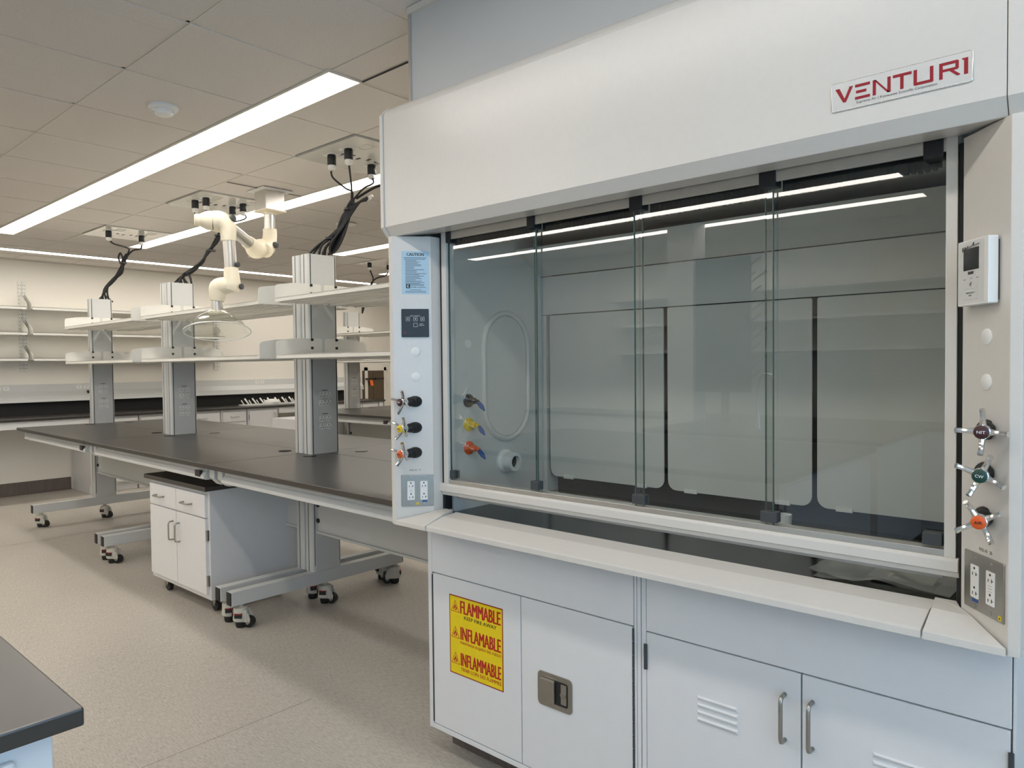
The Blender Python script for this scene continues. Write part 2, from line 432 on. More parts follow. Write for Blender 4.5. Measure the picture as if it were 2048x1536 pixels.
power_panel(*PANELS['A'], 2.451, 3.054, 'glossy white ceiling power panel nearest the fume hood with three black plugs', PA)
power_panel(*PANELS['B'], 2.451, 3.054, 'glossy white ceiling power panel beside the extraction arm mount with four black plugs', PB)
power_panel(*PANELS['C'], 2.451, 3.054, 'glossy white ceiling power panel farthest left with two black plugs', PC)
power_panel(-7.40, -6.79, 5.46, 6.07, 'small far ceiling power panel seen above the top shelf next to the hood', PD, False)

def plug(t, x, y, top=ZC-.007, s=1.):
    p = obj('plug', MB().lathe([(.024*s, 0), (.026*s, -.01*s), (.026*s, -.058*s), (.023*s, -.062*s)], (x, y, top), (0, 0, 1), 18), blackp, t, smooth=2)
    obj('plug_collar', MB().lathe([(.022*s, -.062*s), (.022*s, -.085*s), (.010*s, -.092*s)], (x, y, top), (0, 0, 1), 18), whitep, p, smooth=2)
def cable(t, pts, r=.006, n=7, k=5):
    obj('cable', MB().tube(smoothpath(pts, k), r, n), rubber, t, smooth=1)
def wob(pts, a):
    return [Vector(p)+Vector((random.uniform(-a, a), random.uniform(-a, a), random.uniform(-a, a)*.5)) if 0 < i < len(pts)-1 else Vector(p) for i, p in enumerate(pts)]
def tie(t, p, r=.03):
    obj('cable_tie', MB().cyl((p[0], p[1], p[2]-.006), (p[0], p[1], p[2]+.006), r, n=12), blackp, t)

# bundle over the nearest column
t = thing('power_cable_bundle', 'thick bundle of black power cables hanging over the nearest column beside the hood', 'cable bundle', (-3.8, 2.58, 2.145), 'cable bundles')
for (x, y) in PA: plug(t, x, y)
J = (-3.70, 2.715, 2.53)
cable(t, [(-3.706, 2.569, 2.66), (-3.76, 2.61, 2.62), (-3.73, 2.68, 2.56), J, (-3.715, 2.70, 2.44)])
cable(t, [(-3.533, 2.567, 2.66), (-3.62, 2.64, 2.61), (-3.69, 2.70, 2.55), (-3.71, 2.71, 2.46)])
cable(t, [(-3.707, 2.867, 2.66), (-3.67, 2.85, 2.61), (-3.69, 2.79, 2.57), (-3.70, 2.72, 2.49)])
cable(t, [(-3.50, 2.98, 2.66), (-3.56, 2.93, 2.62), (-3.64, 2.83, 2.57), (-3.70, 2.74, 2.50)], .008)
main = [(-3.695, 2.715, 2.50), (-3.715, 2.70, 2.44), (-3.745, 2.67, 2.36), (-3.785, 2.63, 2.27), (-3.825, 2.59, 2.19), (-3.85, 2.56, 2.12)]
for k in range(5):
    e = [(-3.90, 2.50, 2.12), (-3.88, 2.52, 2.12), (-3.85, 2.56, 2.12), (-3.84, 2.60, 2.12), (-3.83, 2.57, 2.12)][k]
    cable(t, wob(main[:4]+[((main[4][0]+e[0])/2, (main[4][1]+e[1])/2, 2.20), e], .016), .0075)
for k in range(5):
    a = (-3.63+.008*k, 2.772-.006*k, 2.485+.006*(k % 3)); q = .012*(k-2)
    cable(t, [a, (-3.665+q*.3, 2.735, 2.47), (-3.71+q, 2.69+q*.5, 2.41), (-3.755+q, 2.655, 2.31), (-3.79+q, 2.62-q, 2.19+.006*k), (-3.80+q*.5, 2.61, 2.155), (-3.775+q, 2.635, 2.19), (-3.745+q, 2.665, 2.28), (-3.71, 2.695, 2.38)], .0075)
tie(t, (-3.72, 2.695, 2.43), .032); tie(t, (-3.80, 2.615, 2.25), .034)
for k in range(2):
    obj('cable_plug_end', MB().cyl((-3.632+.02*k, 2.77, 2.485+.012*k), (-3.612+.02*k, 2.785, 2.497+.012*k), .009, n=10), whitep, t)
# bundle over the middle column, passing behind the extraction arm
t = thing('power_cable_bundle', 'black power cable bundle over the middle column, partly behind the extraction arm', 'cable bundle', (-5.87, 2.6, 2.145), 'cable bundles')
for (x, y) in PB: plug(t, x, y)
for (x, y) in PB: cable(t, [(x, y, 2.66), (x-.02, y+.02, 2.62), (-5.56, 2.76, 2.58), (-5.655, 2.83, 2.55), (-5.68, 2.82, 2.49)])
main = [(-5.66, 2.835, 2.555), (-5.69, 2.82, 2.476), (-5.73, 2.78, 2.395), (-5.79, 2.725, 2.30), (-5.855, 2.665, 2.235)]
for k in range(7):
    e = (-5.90+.012*k, 2.56+.02*k, 2.13)
    cable(t, wob(main+[((-5.87+e[0])/2, (2.65+e[1])/2, 2.20), e], .022), .008)
tie(t, (-5.665, 2.83, 2.53), .03); tie(t, (-5.72, 2.79, 2.41), .04)
# bundle over the far column
t = thing('power_cable_bundle', 'black power cable bundle over the leftmost column, forking to two ceiling plugs', 'cable bundle', (-7.7, 2.7, 2.145), 'cable bundles')
for (x, y) in PC: plug(t, x, y)
cable(t, [(-7.208, 2.552, 2.66), (-7.28, 2.62, 2.63), (-7.42, 2.80, 2.625), (-7.54, 2.84, 2.59), (-7.56, 2.83, 2.53)], .008)
cable(t, [(-7.258, 2.862, 2.66), (-7.33, 2.88, 2.62), (-7.47, 2.87, 2.62), (-7.54, 2.845, 2.58), (-7.57, 2.82, 2.52)], .008)
main = [(-7.56, 2.835, 2.59), (-7.585, 2.815, 2.52), (-7.61, 2.79, 2.41), (-7.67, 2.73, 2.31), (-7.71, 2.69, 2.22)]
for k in range(6):
    e = (-7.74+.01*k, 2.62+.025*k, 2.12)
    cable(t, wob(main+[e], .018), .0085)
cable(t, [(-7.585, 2.815, 2.54), (-7.62, 2.80, 2.60), (-7.64, 2.79, 2.55), (-7.60, 2.80, 2.49)], .009)
tie(t, (-7.59, 2.81, 2.50), .036)
# far small bundle behind the top shelf
t = thing('power_cable_bundle', 'small far cable fork with two plugs, rising behind the top shelf near the hood', 'cable bundle', (-7.2, 5.5, 2.145), 'cable bundles')
for (x, y) in PD: plug(t, x, y)
cable(t, [(-7.20, 5.516, 2.66), (-7.22, 5.56, 2.60), (-7.24, 5.60, 2.54), (-7.27, 5.60, 2.46)], .009)
cable(t, [(-7.211, 5.821, 2.66), (-7.215, 5.78, 2.60), (-7.23, 5.66, 2.56), (-7.25, 5.61, 2.52), (-7.28, 5.60, 2.45)], .009)
for k in range(5): cable(t, wob([(-7.265, 5.60, 2.51), (-7.29, 5.59, 2.42), (-7.34, 5.55, 2.30), (-7.38, 5.53, 2.12)], .02), .009)
tie(t, (-7.28, 5.60, 2.45), .03)

# smoke detector, sprinklers, recessed disc
t = thing('smoke_detector', 'round white smoke detector on a tile in front of the nearest ceiling light', 'smoke detector', (-3.64, 1.553, ZC))
obj('base_ring', MB().lathe([(.070, .004), (.070, -.006), (.062, -.014), (.052, -.016)], (-3.64, 1.553, ZC), (0, 0, 1), 32), whitep, t, smooth=2)
obj('sensor_cap', MB().lathe([(.046, -.016), (.046, -.022), (.040, -.036), (.022, -.044), (.0, -.045)], (-3.64, 1.553, ZC), (0, 0, 1), 32), whitep, t, smooth=2)
mb = MB()
for k in range(8):
    a = k*math.pi/4; mb.box(-3.64+.046*math.cos(a)-.005, -3.64+.046*math.cos(a)+.005, 1.553+.046*math.sin(a)-.005, 1.553+.046*math.sin(a)+.005, ZC-.026, ZC-.016)
obj('vent_fin', mb, whitep, t)
for (x, y, lab) in ((-5.42, 3.90, 'flat round white ceiling disc right of the extraction arm mount'),):
    o = obj('sprinkler_cover', MB().lathe([(.09, 0), (.09, -.006), (.082, -.010), (0, -.011)], (x, y, ZC), (0, 0, 1), 28), whitep, smooth=2); tag(o, lab, 'sprinkler cover')

t = thing('ceiling_sprinkler', 'small chrome sprinkler head hanging below the ceiling, behind the extraction arm elbow', 'sprinkler', (-7.4, 4.05, ZC))
obj('sprinkler_pipe', MB().cyl((-7.4, 4.05, ZC), (-7.4, 4.05, ZC-.03), .035, .03, 20), whitep, t, smooth=2)
obj('deflector', MB().lathe([(.008, -.03), (.008, -.06), (.028, -.064), (.028, -.068), (0, -.069)], (-7.4, 4.05, ZC), (0, 0, 1), 20), chrome, t, smooth=2)

struct('wall_partition', boxmb(-1.98, XE, 2.52, 2.64, 0, ZC), wallm)
# panel above the hood
struct('wall_hood_closure', MB().box(-2.0, -.19, 1.735, 1.75, 2.36, ZC+.01).box(-2.0, -1.985, 1.75, 2.6, 2.36, ZC+.01), greywall)
struct('trim_2', MB().box(-2.012, -2.0, 1.728, 1.76, 2.37, ZC), alu)
struct('trim_3', MB().box(-2.012, -.18, 1.722, 1.735, ZC-.02, ZC+.003), gridm)

# ================================================================ FAR WALL: counters, shelves
CZ = .925
XF = -9.2
t = thing('counter', 'long black worktop with backsplash running along the far wall', 'counter', (-9.5, 2.5, .9))
obj('worktop', MB().box(XW, XF+.03, -.4, 7.3, .895, CZ), epoxy, t, bevel=.004)
obj('backsplash', MB().box(XW, XW+.02, -.4, 7.3, CZ, 1.075), rubber, t)
obj('apron_panel', MB().box(XF-.02, XF, -.4, 3.0, .81, .895), cast, t, bevel=.002)
obj('apron_panel', MB().box(XF-.02, XF, 5.43, 6.85, .81, .895), cast, t, bevel=.002)
obj('end_panel', MB().box(XW, XF, 7.20, 7.28, 0, .895), cast, t)
t = thing('service_raceway', 'long white metal service raceway with outlets above the far worktop', 'raceway', (XW, 2.5, 1.1))
mb = MB().prism([(XW, 1.08), (XW, 1.285), (XW+.045, 1.285), (XW+.05, 1.20), (XW+.11, 1.14), (XW+.11, 1.085)], 'y', -.4, 7.3)
obj('raceway_body', mb, bench, t, bevel=.002)
obj('raceway_lip', MB().box(XW+.085, XW+.125, -.4, 7.3, 1.078, 1.098), bench, t, bevel=.003)
mb = MB()
for y in (0.9, 2.32, 3.15, 4.4, 5.5, 6.6):
    for dy in (-.06, .02):
        for q in rrect(.05, .05, .01, 2, 0, 0)[:1]:
            mb.prism(rrect(.06, .045, .01, 2, y+dy, 1.245), 'x', XW+.047, XW+.052)
o = obj('outlet_row', mb, whitep, t)
mb = MB()
for y in (0.9, 2.32, 3.15, 4.4, 5.5, 6.6):
    for dy in (-.06, .02):
        for (py, pz) in ((-.01, .008), (.01, .008), (0, -.010)): mb.box(XW+.0515, XW+.0535, y+dy+py-.003, y+dy+py+.003, 1.245+pz-.004, 1.245+pz+.004)
obj('outlet_hole', mb, slotm, t, kind='stuff')
obj('black_port', MB().box(XW+.06, XW+.10, 3.17, 3.24, 1.165, 1.20), blackp, t)

def handle_bar(p0, p1, out, r=.005, n=8):
    p0 = Vector(p0); p1 = Vector(p1); out = Vector(out); ax = (p1-p0).normalized(); c = min(.012, (p1-p0).length*.15)
    pts = [p0, p0+out*.6, p0+out*.9+ax*c*.3, p0+out+ax*c, p1+out-ax*c, p1+out*.9-ax*c*.3, p1+out*.6, p1]
    return MB().tube(pts, r, n)
def xface_cab(y0, y1, label, rows, hinge=None):
    """base cabinet against the far wall whose front looks to +X; rows: list of ('drawer'|'door', z0, z1)"""
    t = thing('base_cabinet', label, 'cabinet', (XF-.3, (y0+y1)/2, 0), 'far wall base cabinets')
    obj('cabinet_body', MB().box(XW+.02, XF-.02, y0, y1, .1, .893).box(XW+.05, XF-.08, y0+.002, y1-.002, 0, .1), cast, t)
    for (k, a, b) in rows:
        d = obj(k, MB().box(XF-.019, XF, y0+.018, y1-.018, a, b), cast, t, bevel=.002)
        ym = (y0+y1)/2
        if k == 'drawer': obj('handle', handle_bar((XF, ym-.055, (a+b)/2), (XF, ym+.055, (a+b)/2), (.03, 0, 0)), steel, d, smooth=1)
        else:
            obj('handle', handle_bar((XF, y1-.06, b-.17), (XF, y1-.06, b-.05), (.03, 0, 0)), steel, d, smooth=1)
            obj('hinge', MB().cyl((XF+.003, y0+.014, b-.12), (XF+.003, y0+.014, b-.05), .006, n=8), steel, d)
D3 = [('drawer', .735, .865), ('drawer', .43, .72), ('drawer', .12, .415)]
xface_cab(3.01, 3.545, 'white drawer cabinet at the left end of the far wall cabinets, behind the leftmost column', D3)
xface_cab(3.56, 4.07, 'white drawer cabinet on the far wall between the leftmost and middle columns', D3)
xface_cab(4.08, 4.58, 'white drawer cabinet on the far wall just right of the middle column', D3)
xface_cab(4.59, 4.95, 'narrow white drawer cabinet on the far wall beside the single-door cabinet', D3)
xface_cab(4.965, 5.42, 'white single-door cabinet on the far wall with vertical handle beside the knee space', [('door', .12, .865)])
xface_cab(6.86, 7.19, 'narrow white drawer cabinet at the right end of the far wall counter', D3)

# wall shelving: perforated standards, cantilever brackets, shelves
def standard(y, label):
    t = thing('shelf_standard', label, 'shelf standard', (XW, y, 1.43), 'perforated shelf standards')
    for s in (-.042, .002):
        mb = MB().prism(rrect(.040, 1.06, .012, 3, y+s+.02, 1.96), 'x', XW, XW+.012)
        obj('standard_rail', mb, shelfm, t, bevel=.001)
    mb = MB()
    for k in range(24):
        for s in (-.032, -.012, .012, .032): mb.box(XW+.0115, XW+.0128, y+s-.003, y+s+.003, 1.47+.042*k, 1.478+.042*k)
    obj('slot_hole', mb, slotm, t, kind='stuff')
    return t
stds = [(2.53, 'double perforated shelf standard on the far wall at the left edge of the view'),
        (4.86, 'perforated shelf standard on the far wall behind the extraction arm'),
        (.6, 'perforated shelf standard on the far wall beyond the left edge of the frame')]
for y, l in stds: standard(y, l)
def bracket(y, z, side):
    return MB().prism([(XW+.012, z-.03), (XW+.012, z+.16), (XW+.03, z+.165), (XW+.27, z+.045), (XW+.285, z+.03), (XW+.285, z-.015), (XW+.27, z-.018)], 'y', y-.002, y+.002).box(XW+.012, XW+.285, min(y, y+side*.02), max(y, y+side*.02), z-.02, z-.016)
LEV = [2.175, 1.885, 1.59]; names = ['top', 'middle', 'bottom']
for (y0, y1, where) in ((.6, 2.50, 'left of the perforated standard'), (2.56, 4.84, 'right of the perforated standard')):
    for z, nm in zip(LEV, names):
        t = thing('wall_shelf', '%s white metal wall shelf on the far wall, bay %s' % (nm, where), 'shelf', (XW+.15, (y0+y1)/2, z), 'far wall shelves')
        obj('shelf_board', MB().box(XW+.012, XW+.29, y0, y1, z-.004, z).box(XW+.285, XW+.29, y0, y1, z-.03, z).box(XW+.012, XW+.017, y0, y1, z-.03, z), shelfm, t)
        obj('bracket', bracket(y0-.006, z, 1), shelfm, t); obj('bracket', bracket(y1+.006, z, -1), shelfm, t)

# pegged drying tray on the far counter
t = thing('drying_rack', 'white tray with a row of slanted pegs on the far black worktop', 'drying rack', (-9.45, 5.4, CZ))
obj('tray', MB().box(-9.62, -9.40, 5.05, 6.2, CZ, CZ+.012).box(-9.42, -9.40, 5.05, 6.2, CZ+.012, CZ+.022), whitep, t, bevel=.002)
for k in range(10):
    y = 5.11+.115*k
    obj('peg', MB().tube([(-9.43, y, CZ+.01), (-9.46, y-.055, CZ+.10)], .011, 8), whitep, t, smooth=1)
    obj('peg', MB().tube([(-9.58, y, CZ+.01), (-9.60, y-.03, CZ+.07)], .007, 8), whitep, t, smooth=1)
o = obj('crumpled_bag', MB().lathe([(.10, 0), (.12, .02), (.09, .05), (.03, .065), (0, .066)], (-9.5, 5.5, CZ+.012), (0, 0, 1), 14), whitep, smooth=1)
tag(o, 'small crumpled white bag lying among the pegs on the far counter', 'bag')

# dark double-door unit at the far right of the far wall
t = thing('double_door_unit', 'dark steel double-door unit with black bar handle at the end of the far wall', 'cabinet', (XW, 7.6, 0))
obj('surround', MB().box(XW, XW+.02, 7.40, 7.46, 0, 1.44).box(XW, XW+.02, 7.80, 7.85, 0, 1.44).box(XW, XW+.02, 7.40, 7.85, 1.385, 1.44), wallm, t)
for (a, b) in ((7.36, 7.575), (7.58, 7.80)): obj('door', MB().box(XW, XW+.015, a, b, .02, 1.385), brownsteel, t, bevel=.002)
obj('push_bar', MB().box(XW+.03, XW+.06, 7.60, 7.77, 1.235, 1.26).box(XW+.01, XW+.03, 7.61, 7.63, 1.24, 1.255), blackp, t)
obj('push_bar', MB().box(XW+.03, XW+.06, 7.40, 7.56, 1.235, 1.26).box(XW+.01, XW+.03, 7.53, 7.55, 1.24, 1.255), blackp, t)
o = obj('paper_tag', MB().prism([(7.47, 1.23), (7.53, 1.22), (7.545, 1.13), (7.485, 1.135)], 'x', XW+.062, XW+.064), taglab); tag(o, 'small orange paper tag hanging on the dark double-door unit', 'tag')
# ================================================================ LAB TABLES (local frame: x along the table, y away from the camera)
TW = 1.46
def column_mb(x0, x1, y0, y1, z0, z1):
    r = .014; pts = []
    for (cx, cy, a0) in ((x1-r, y1-r, 0), (x0+r, y1-r, 90), (x0+r, y0+r, 180), (x1-r, y0+r, 270)):
        for i in range(4):
            a = math.radians(a0+30*i); pts.append((cx+r*math.cos(a), cy+r*math.sin(a)))
    return MB().prism(pts, 'z', z0, z1)
def outlet_cluster(col, xf, sx, yc, z):
    mb = MB()
    for dy in (-.024, .024):
        for dz in (-.024, .024):
            mb.prism(rrect(.036, .034, .010, 3, yc+dy, z+dz), 'x', xf, xf+sx*.002)
    obj('outlet', mb, whitep, col)
    mb = MB()
    for dy in (-.024, .024):
        for dz in (-.024, .024):
            for (py, pz) in ((0, .009), (-.008, -.006), (.008, -.006)): mb.box(xf+sx*.0015, xf+sx*.003, yc+dy+py-.0025, yc+dy+py+.0025, z+dz+pz-.003, z+dz+pz+.003)
    for k in range(5): mb.box(xf, xf+sx*.0008, yc-.02+.008*k, yc-.014+.008*k, z+.051, z+.056)
    obj('outlet_hole', mb, slotm, col, kind='stuff')
def make_caster():
    c = obj('caster', MB().lathe([(.016, 0), (.016, -.012), (.036, -.018), (.040, -.028), (.040, -.062), (.043, -.072), (.043, -.088), (.036, -.094)], (0, 0, .13), (0, 0, 1), 22).box(-.012, .045, -.030, -.022, .035, .10).box(-.012, .045, .022, .030, .035, .10), beigec, smooth=2)
    obj('wheel', MB().cyl((.048, -.018, .030), (.048, .018, .030), .030, n=20), rubber, c, smooth=2)
    obj('fork', MB().prism([(.0, .10), (.05, .085), (.062, .05), (.058, .028), (.045, .018), (.03, .04), (.0, .045)], 'y', -.027, -.020).prism([(.0, .10), (.05, .085), (.062, .05), (.058, .028), (.045, .018), (.03, .04), (.0, .045)], 'y', .020, .027), beigec, c, bevel=.002)
    obj('axle_cap', MB().cyl((.048, -.031, .030), (.048, .031, .030), .008, n=12), steel, c)
    obj('levelling_foot', MB().lathe([(.030, .036), (.030, .012), (.026, 0), (0, 0)], (0, 0, 0), (0, 0, 1), 20), rubber, c, smooth=2)
    obj('adjuster_ring', MB().box(-.043, -.030, -.022, .022, .078, .086).box(-.022, .022, -.0435, -.032, .078, .086), redp, c, bevel=.002)
    obj('adjuster_slot', MB().box(-.0445, -.03, -.018, .020, .060, .078).box(-.020, .020, -.0445, -.032, .060, .078), blackp, c)
    return c
_caster = make_caster(); first_caster = [True]
def put_caster(t, x, y, ang):
    if first_caster[0]:
        first_caster[0] = False; c = _caster; c.parent = t
    else: c = dup(_caster, t)
    c.location = (x, y, 0); c.rotation_euler = (0, 0, ang)
def lab_table(L, loc, rz, label, ends='LR', shelves=True, angs=(0, 0, 0), noswitch=False):
    t = thing('lab_table', label, 'lab table', loc, 'black-topped lab tables with shelf columns', rz, local=True)
    ZT, ZB = .93, .903
    g = .0015
    obj('worktop', MB().box(g, L-g, 0, .715-g, ZB, ZT), epoxy, t, bevel=.003)
    obj('worktop', MB().box(g, L-g, .715+g, TW, ZB, ZT), epoxy, t, bevel=.003)
    # front and back apron rails
    for s in (0, 1):
        yy = (lambda v: TW-v) if s else (lambda v: v)
        pr = [(yy(.055), .872), (yy(.035), .850), (yy(.035), .832), (yy(.05), .826), (yy(.09), .826), (yy(.09), .9), (yy(.06), .9)]
        obj('apron_rail', MB().prism(pr, 'x', .115, L-.10), bench, t, bevel=.002)
        y0 = yy(.028)
    sw = None if noswitch else obj('switch', MB().box(L-.205, L-.14, .030, .045, .842, .878), blackp, t, bevel=.003)
    if sw: obj('switch_rocker', MB().box(L-.198, L-.185, .0285, .032, .850, .870), redp, sw)
    if sw: obj('switch_label', MB().box(L-.178, L-.150, .0295, .031, .858, .866), greyclip, sw)
    for side in ends:
        x0 = .006 if side == 'L' else L-.094; x1 = x0+.088; sx = 1 if side == 'L' else -1
        xf = x1 if side == 'L' else x0; xi = xf
        col = obj('column', column_mb(x0, x1, .605, .805, .21, 2.14), bench, t, smooth=2)
        mb = MB()
        for y in (.618, .790): mb.box(xf-.001, xf+sx*.0008, y, y+.005, .25, 2.138)
        for y in (.618, .790): mb.box((x0 if sx > 0 else x1)-.001, (x0 if sx > 0 else x1)+.001, y, y+.005, .25, 2.138)
        mb.box(x0+.040, x0+.046, .6042, .6055, .21, 2.138).box(x0+.040, x0+.046, .8045, .8058, .21, 2.138)
        obj('slot_shade_strip', mb, slotm, col)  # thin dark strips stand in for the shade in the column grooves
        obj('cover_panel', MB().box(xf, xf+sx*.0012, .626, .786, 1.0, 2.13), bench, col)
        outlet_cluster(col, xf+sx*.0012, sx, .706, 1.262); outlet_cluster(col, xf+sx*.0012, sx, .706, 1.118)
        obj('lower_panel', MB().box(xf, xf+sx*.004, .622, .790, .215, .475), bench, col, bevel=.001)
        obj('cantilever_arm', MB().prism([(.06, .84), (.10, .80), (TW-.10, .80), (TW-.06, .84), (TW-.06, .902), (.06, .902)], 'x', x0+.012, x0+.072), bench, t, bevel=.003)
        fy = .47 if (noswitch and side == 'R') else .09
        rx = x0+.034 if side == 'L' else x0-.002
        rail = obj('foot_rail', MB().box(rx, rx+.056, fy, 1.29, .132, .212), bench, t, bevel=.003)
        obj('end_cap', MB().box(rx+.003, rx+.053, fy-.006, fy+.0005, .136, .208), rubber, rail, bevel=.002)
        obj('end_cap', MB().box(rx+.003, rx+.053, 1.2895, 1.296, .136, .208), rubber, rail, bevel=.002)
        for y, a in zip((.155 if fy < .1 else .53, .70, 1.24)[(fy > .1):], angs): put_caster(t, rx+.028, y, a if side == 'L' else a+2.0)
    # modesty panel hung between the columns
    mp = obj('modesty_panel', MB().box(.094, L-.094, .640, .655, .447, .80).box(.094, L-.094, .630, .655, .447, .462), bench, t, bevel=.002)
    for z in (.495, .592):
        obj('bolt', MB().lathe([(.014, 0), (.014, .008), (.008, .012), (0, .013)], (.106, .640, z+.03), (0, -1, 0), 14), rubber, mp)
    # cable grommets
    for (x, y) in ((.15, .56), (.19, .90), (L-.20, .60)):
        obj('grommet', MB().lathe([(.040, 0), (.040, .003), (.034, .005), (0, .0052)], (x, y, ZT), (0, 0, 1), 28), rubber if x > .17 and y < .8 else epoxy, t, smooth=2)
    if shelves:
        for zi, z in enumerate((1.515, 1.842)):
            for (a, b, f) in ((.385, .690, 1), (.710, 1.015, -1)):
                mb = MB().box(.102, L-.102, a, b, z+.012, z+.018)
                lip = (a, a+.004) if f > 0 else (b-.004, b)
                mb.box(.102, L-.102, lip[0], lip[1], z-.006, z+.018)
                sh = obj('shelf', mb, shelfm, t, bevel=.001)
                for k in range(3):
                    yb = a+.030+k*.095
                    obj('shelf_rib', MB().prism([(yb, z+.012), (yb+.004, z-.010), (yb+.030, z-.010), (yb+.034, z+.012)], 'x', .104, L-.104), shelfm, sh)
                for side in ends:
                    xp = .0955 if side == 'L' else L-.0955; s2 = 1 if side == 'L' else -1
                    yo, yi = (a, b) if f > 0 else (b, a); d = 1 if f > 0 else -1
                    pts = [(yi, z-.006), (yo, z-.006), (yo, z+.080), (yo+d*.006, z+.092), (yo+d*.018, z+.098), (yo+d*.10, z+.112), (yo+d*.17, z+.116), (yi-d*.008, z+.116), (yi, z+.108)]
                    pl = obj('shelf_bracket', MB().prism(pts, 'x', xp, xp+s2*.003), shelfm, t)
                    yb = .6205 if f > 0 else .7925
                    for zz in (.110, .060):
                        obj('bolt', MB().lathe([(.0085, 0), (.0085, .006), (.005, .009), (0, .0095)], (xp+s2*.003, yb, z+zz-.002), (s2, 0, 0), 12), rubber, pl)
                    mb = MB().box(xp, xp+s2*.02, min(yo, yi)+.01, max(yo, yi)-.01, z-.006, z-.003)
                    mb.cyl((xp+s2*.012, yo+d*.08, z-.012), (xp+s2*.012, yo+d*.08, z-.004), .005, n=8)
                    obj('bracket_flange', mb, shelfm, pl)
    return t
RZ = -.022
def along(p, d): return (p[0]+d*math.cos(RZ), p[1]+d*math.sin(RZ), 0)
P0_ = (-3.895, 1.842, 0)
L0, L1, L2 = 1.80, 2.02, 1.86
lab_table(L0, P0_, RZ, 'lab table nearest the camera, its right end hidden behind the fume hood', angs=(.72, .62, -2.3), noswitch=True)
P1_ = along(P0_, -L1)
lab_table(L1, P1_, RZ, 'middle lab table in the near row, with the small rolling cabinet under its right end', angs=(.6, .7, -2.2))
P2_ = along(P1_, -L2)
lab_table(L2, P2_, RZ, 'leftmost lab table in the near row, closest to the far wall', angs=(.6, .5, -2.2))
lab_table(1.72, (-7.63, 4.80, 0), 0, 'separate lab table in the far row, seen through the gap left of the fume hood')
# fixed drawer cabinet under the far table
t = thing('drawer_cabinet', 'white drawer cabinet under the far lab table beyond the near column', 'cabinet', (-8.1, 5.3, 0))
obj('cabinet_body', MB().box(-8.55, -7.66, 4.95, 5.5, .08, .80), cast, t, bevel=.002)
for (a, b) in ((.56, .78), (.32, .55)):
    d = obj('drawer', MB().box(-7.66, -7.645, 4.97, 5.48, a, b), cast, t, bevel=.002)
    obj('handle', handle_bar((-7.645, 5.15, (a+b)/2), (-7.645, 5.30, (a+b)/2), (.03, 0, 0)), steel, d, smooth=1)

# ================================================================ ROLLING CABINET
CX0, CX1, CY0, CY1 = -4.955, -4.135, 1.975, 2.56
t = thing('rolling_cabinet', 'white rolling cabinet with black top, two drawers and two doors under the lab table', 'cabinet', ((CX0+CX1)/2, 2.25, 0))
obj('cabinet_body', MB().box(CX0, CX1, CY0+.002, CY1, .085, .735), cast, t, bevel=.002)
obj('worktop', MB().box(CX0-.022, CX1+.022, CY0-.035, CY1+.02, .737, .765), epoxy, t, bevel=.003)
xm = -4.545
for (a, b) in ((CX0+.022, xm-.003), (xm+.003, CX1-.022)):
    d = obj('drawer', MB().box(a, b, CY0-.016, CY0+.003, .575, .712), cast, t, bevel=.002)
    m_ = (a+b)/2-.03
    obj('handle', handle_bar((m_-.055, CY0-.016, .640), (m_+.055, CY0-.016, .640), (0, -.03, 0)), steel, d, smooth=1)
    hx = xm+(-.045 if b < xm else .045)
    d = obj('door', MB().box(a, b, CY0-.016, CY0+.003, .118, .568), cast, t, bevel=.002)
    obj('handle', handle_bar((hx, CY0-.016, .385), (hx, CY0-.016, .500), (0, -.03, 0)), steel, d, smooth=1)
    ex = a-.006 if b < xm else b+.006
    for z in (.44, .17): obj('hinge', MB().cyl((ex, CY0-.010, z), (ex, CY0-.010, z+.062), .007, n=8).box(ex-.008, ex+.008, CY0-.004, CY0+.003, z, z+.062), steel, d)
for (x, y) in ((-4.83, 2.03), (-4.20, 2.04), (-4.83, 2.45), (-4.20, 2.45)):
    c = obj('caster', MB().prism([(x-.022, .085), (x+.022, .085), (x+.012, .03), (x-.012, .03)], 'y', y-.017, y-.014).prism([(x-.022, .085), (x+.022, .085), (x+.012, .03), (x-.012, .03)], 'y', y+.014, y+.017).box(x-.03, x+.03, y-.025, y+.025, .080, .086), steel, t)
    obj('wheel', MB().cyl((x, y-.012, .036), (x, y+.012, .036), .036, n=24), rubber, c, smooth=2)
    obj('axle_cap', MB().cyl((x, y-.021, .036), (x, y+.021, .036), .006, n=10), steel, c)

# ================================================================ EXTRACTION ARM
t = thing('extraction_arm', 'cream articulated extraction arm with clear dome hood hanging from the ceiling', 'extraction arm', (-4.82, 2.80, ZC))
obj('ceiling_plate', MB().box(-4.935, -4.70, 2.685, 2.92, ZC-.008, ZC+.002), whitep, t, bevel=.002)
obj('mount_box', MB().box(-4.895, -4.745, 2.725, 2.875, 2.595, ZC-.008), alu, t, bevel=.003)
obj('mount_flange', MB().box(-4.905, -4.735, 2.715, 2.885, 2.588, 2.597), cream, t, bevel=.003)
obj('collar', MB().cyl((-4.817, 2.797, 2.59), (-4.817, 2.797, 2.568), .050, .044, 28), cream, t, smooth=2)
obj('arm_tube', MB().cyl((-4.817, 2.797, 2.575), (-4.817, 2.797, 2.44), .0385, n=32), alu, t, smooth=2)
def elbow(pts, rs, name='elbow_joint'):
    return obj(name, MB().tube(smoothpath(pts, 5), [r for r in interp(rs, 5)], 24), cream, t, smooth=2)
def interp(rs, k):
    out = []
    for i in range(len(rs)-1):
        for j in range(k): out.append(rs[i]+(rs[i+1]-rs[i])*j/k)
    return out+[rs[-1]]
